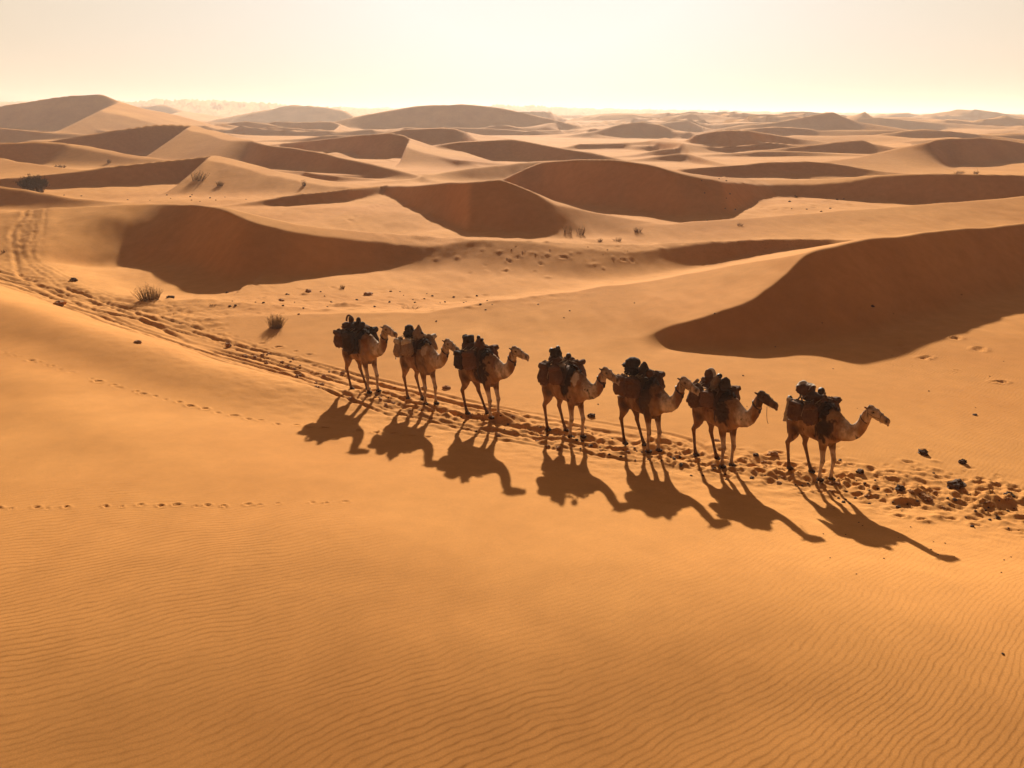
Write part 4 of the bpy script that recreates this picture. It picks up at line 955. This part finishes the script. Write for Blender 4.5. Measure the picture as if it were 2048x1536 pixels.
BIG = [(1847,908,22,'black angular stone alone on the sand ahead of the leading camel'),(1925,926,17,'dark stone right of the black angular stone'),(1912,972,34,'big black stone near the right edge of the trampled ground'),(1850,998,30,'brown stone in the cluster ahead of the leading camel'),(1800,982,22,'dark stone in front of the leading camel'),(2018,996,22,'dark stone at the far right edge above the sand heap'),(1950,830,9,'small stone on the open sand level with the leading camel'),(1720,945,20,'stone just ahead of the front feet of the leading camel'),(1680,921,9,'small dark pebble beside the front legs of the leading camel'),(1434,882,14,'dark stone between the second and third camels from the front'),(1545,910,24,'flat dark stone behind the leading camel'),(1512,911,14,'dark stone in front of the dark headed camel'),(1528,926,14,'black stone below the flat stone behind the leading camel'),(1183,833,18,'stone ahead of the middle camel'),(893,776,20,'brown lump of sand between the second and third camels from the rear'),(340,597,18,'dark stone right of the large dry bush'),(617,583,17,'dark stone at the edge of the big hollow shadow'),(148,561,16,'dark stone inside the bend of the track'),(563,602,15,'dark stone on the rocky floor under the hollow shadow'),(276,686,17,'dark stone at the rim of the near dune'),(736,590,22,'pair of dark stones at the right of the rocky floor'),(457,691,16,'dark stone in the wheel ruts behind the caravan'),(120,610,24,'dark flat stone in the ruts at the left'),(1745,613,9,'lone stone high on the shaded big dune'),(2006,1308,6,'lone pebble on the near sand at the bottom right'),(1944,1053,8,'small dark stone below the sand heap at the right')]
random.seed(11)
def beside(u):
    P_ = [(739, 'the rearmost camel'), (852, 'the second camel from the rear'), (983, 'the third camel from the rear'), (1142, 'the middle camel'), (1297, 'the third camel from the front'), (1445, 'the dark headed camel'), (1640, 'the leading camel')]
    if u < 690: return 'in the ruts behind the rearmost camel', 'behind the caravan'
    if u > 1880: return 'in the churned sand at the right edge', 'at the right edge'
    if u > 1700: return 'just ahead of the leading camel', 'ahead of the caravan'
    n = min(P_, key=lambda q: abs(q[0]-u))[1]; return 'by the feet of '+n, 'by '+n
for u, v, w_, lb in BIG: stone(u, v, w_, SC if 'brown' in lb or 'between' in lb or 'ruts' in lb or 'flat' in lb or 'rocky' in lb or 'rim' in lb or 'hollow' in lb else SM, lb)
tr_im = TRACK
def track_v(u): return float(np.interp(u, [a for a, b in TRACK], [b for a, b in TRACK]))
for i in range(95):
    u = random.choice([random.uniform(690, 2040), random.uniform(1650, 2040), random.uniform(1000, 1700)]); v = track_v(u)-3+random.gauss(0, 11 if u < 1650 else 20)
    stone(u, v, min(15, random.uniform(3, 7)*random.choice([1, 1, 1.6])), SM, 'small dark stone '+beside(u)[0], 'small dark stones '+beside(u)[1])
for i in range(60):
    u = random.uniform(760, 2040) if i > 22 else random.uniform(470, 760); v = (track_v(u) if i > 22 else track_v(u)-14)+random.gauss(-4, 14)
    stone(u, v, random.uniform(6, 15), SC, 'brown clod of sand '+beside(u)[0], 'sand clods '+beside(u)[1], 'sand_clod')
for i in range(38):
    u = random.uniform(430, 1000); v = random.gauss(600, 14)
    stone(u, v, random.uniform(3, 7), SM, 'small stone on the rocky floor behind the caravan', 'small stones on the rocky floor')
for i in range(14):
    u = random.gauss(1130, 110); v = random.gauss(507, 8); stone(u, v, random.uniform(2, 4.5), SC, 'stone in the rough band below the long middle crest', 'stones in the rough band')
for i in range(22):
    u = random.uniform(850, 2040); v = random.uniform(560, 850); stone(u, v, random.uniform(2, 4.5), SM, 'speck of stone on the smooth sand behind the camels', 'specks of stone')
for i in range(14):
    u = random.uniform(100, 520); v = random.uniform(388, 404); stone(u, v, random.uniform(2.5, 5), SM, 'tiny stone on the flat below the sharp peaked dune', 'tiny far stones at left')
for i in range(20):
    u = random.uniform(1400, 1700); v = random.uniform(392, 425); stone(u, v, random.uniform(2.5, 5.5), SM, 'tiny stone on the lit flat between the right dunes', 'tiny far stones at right')
for i in range(24):
    u = random.uniform(1640, 2040); v = random.uniform(1010, 1150); stone(u, v, random.uniform(2, 4), SM, 'crumb of stone on the near sand at the right', 'crumbs of stone')

# ------------------------------------------------------------------ haze
hb = bpy.data.meshes.new('haze'); a = 5600; z0, z1 = -9, 62
V = [(x, y, z) for z in (z0, z1) for x, y in ((-a, -a), (a, -a), (a, a), (-a, a))]
hb.from_pydata(V, [], [(3, 2, 1, 0), (4, 5, 6, 7), (0, 1, 5, 4), (1, 2, 6, 5), (2, 3, 7, 6), (3, 0, 4, 7)])
ho = bpy.data.objects.new('haze', hb); COL.objects.link(ho); ho['kind'] = 'stuff'; ho['label'] = 'warm dusty haze in the air over the dunes'; ho['category'] = 'haze'
hm = bpy.data.materials.new('haze'); t = nodes(hm)
pv = N(t, 'ShaderNodeVolumePrincipled'); pv.inputs['Color'].default_value = (.94, .86, .79, 1); pv.inputs['Density'].default_value = .00025; pv.inputs['Anisotropy'].default_value = .3
o = N(t, 'ShaderNodeOutputMaterial'); t.links.new(pv.outputs[0], o.inputs['Volume'])
hb.materials.append(hm)
print('verts', len(gm.vertices), 'stamps', len(STAMPS))
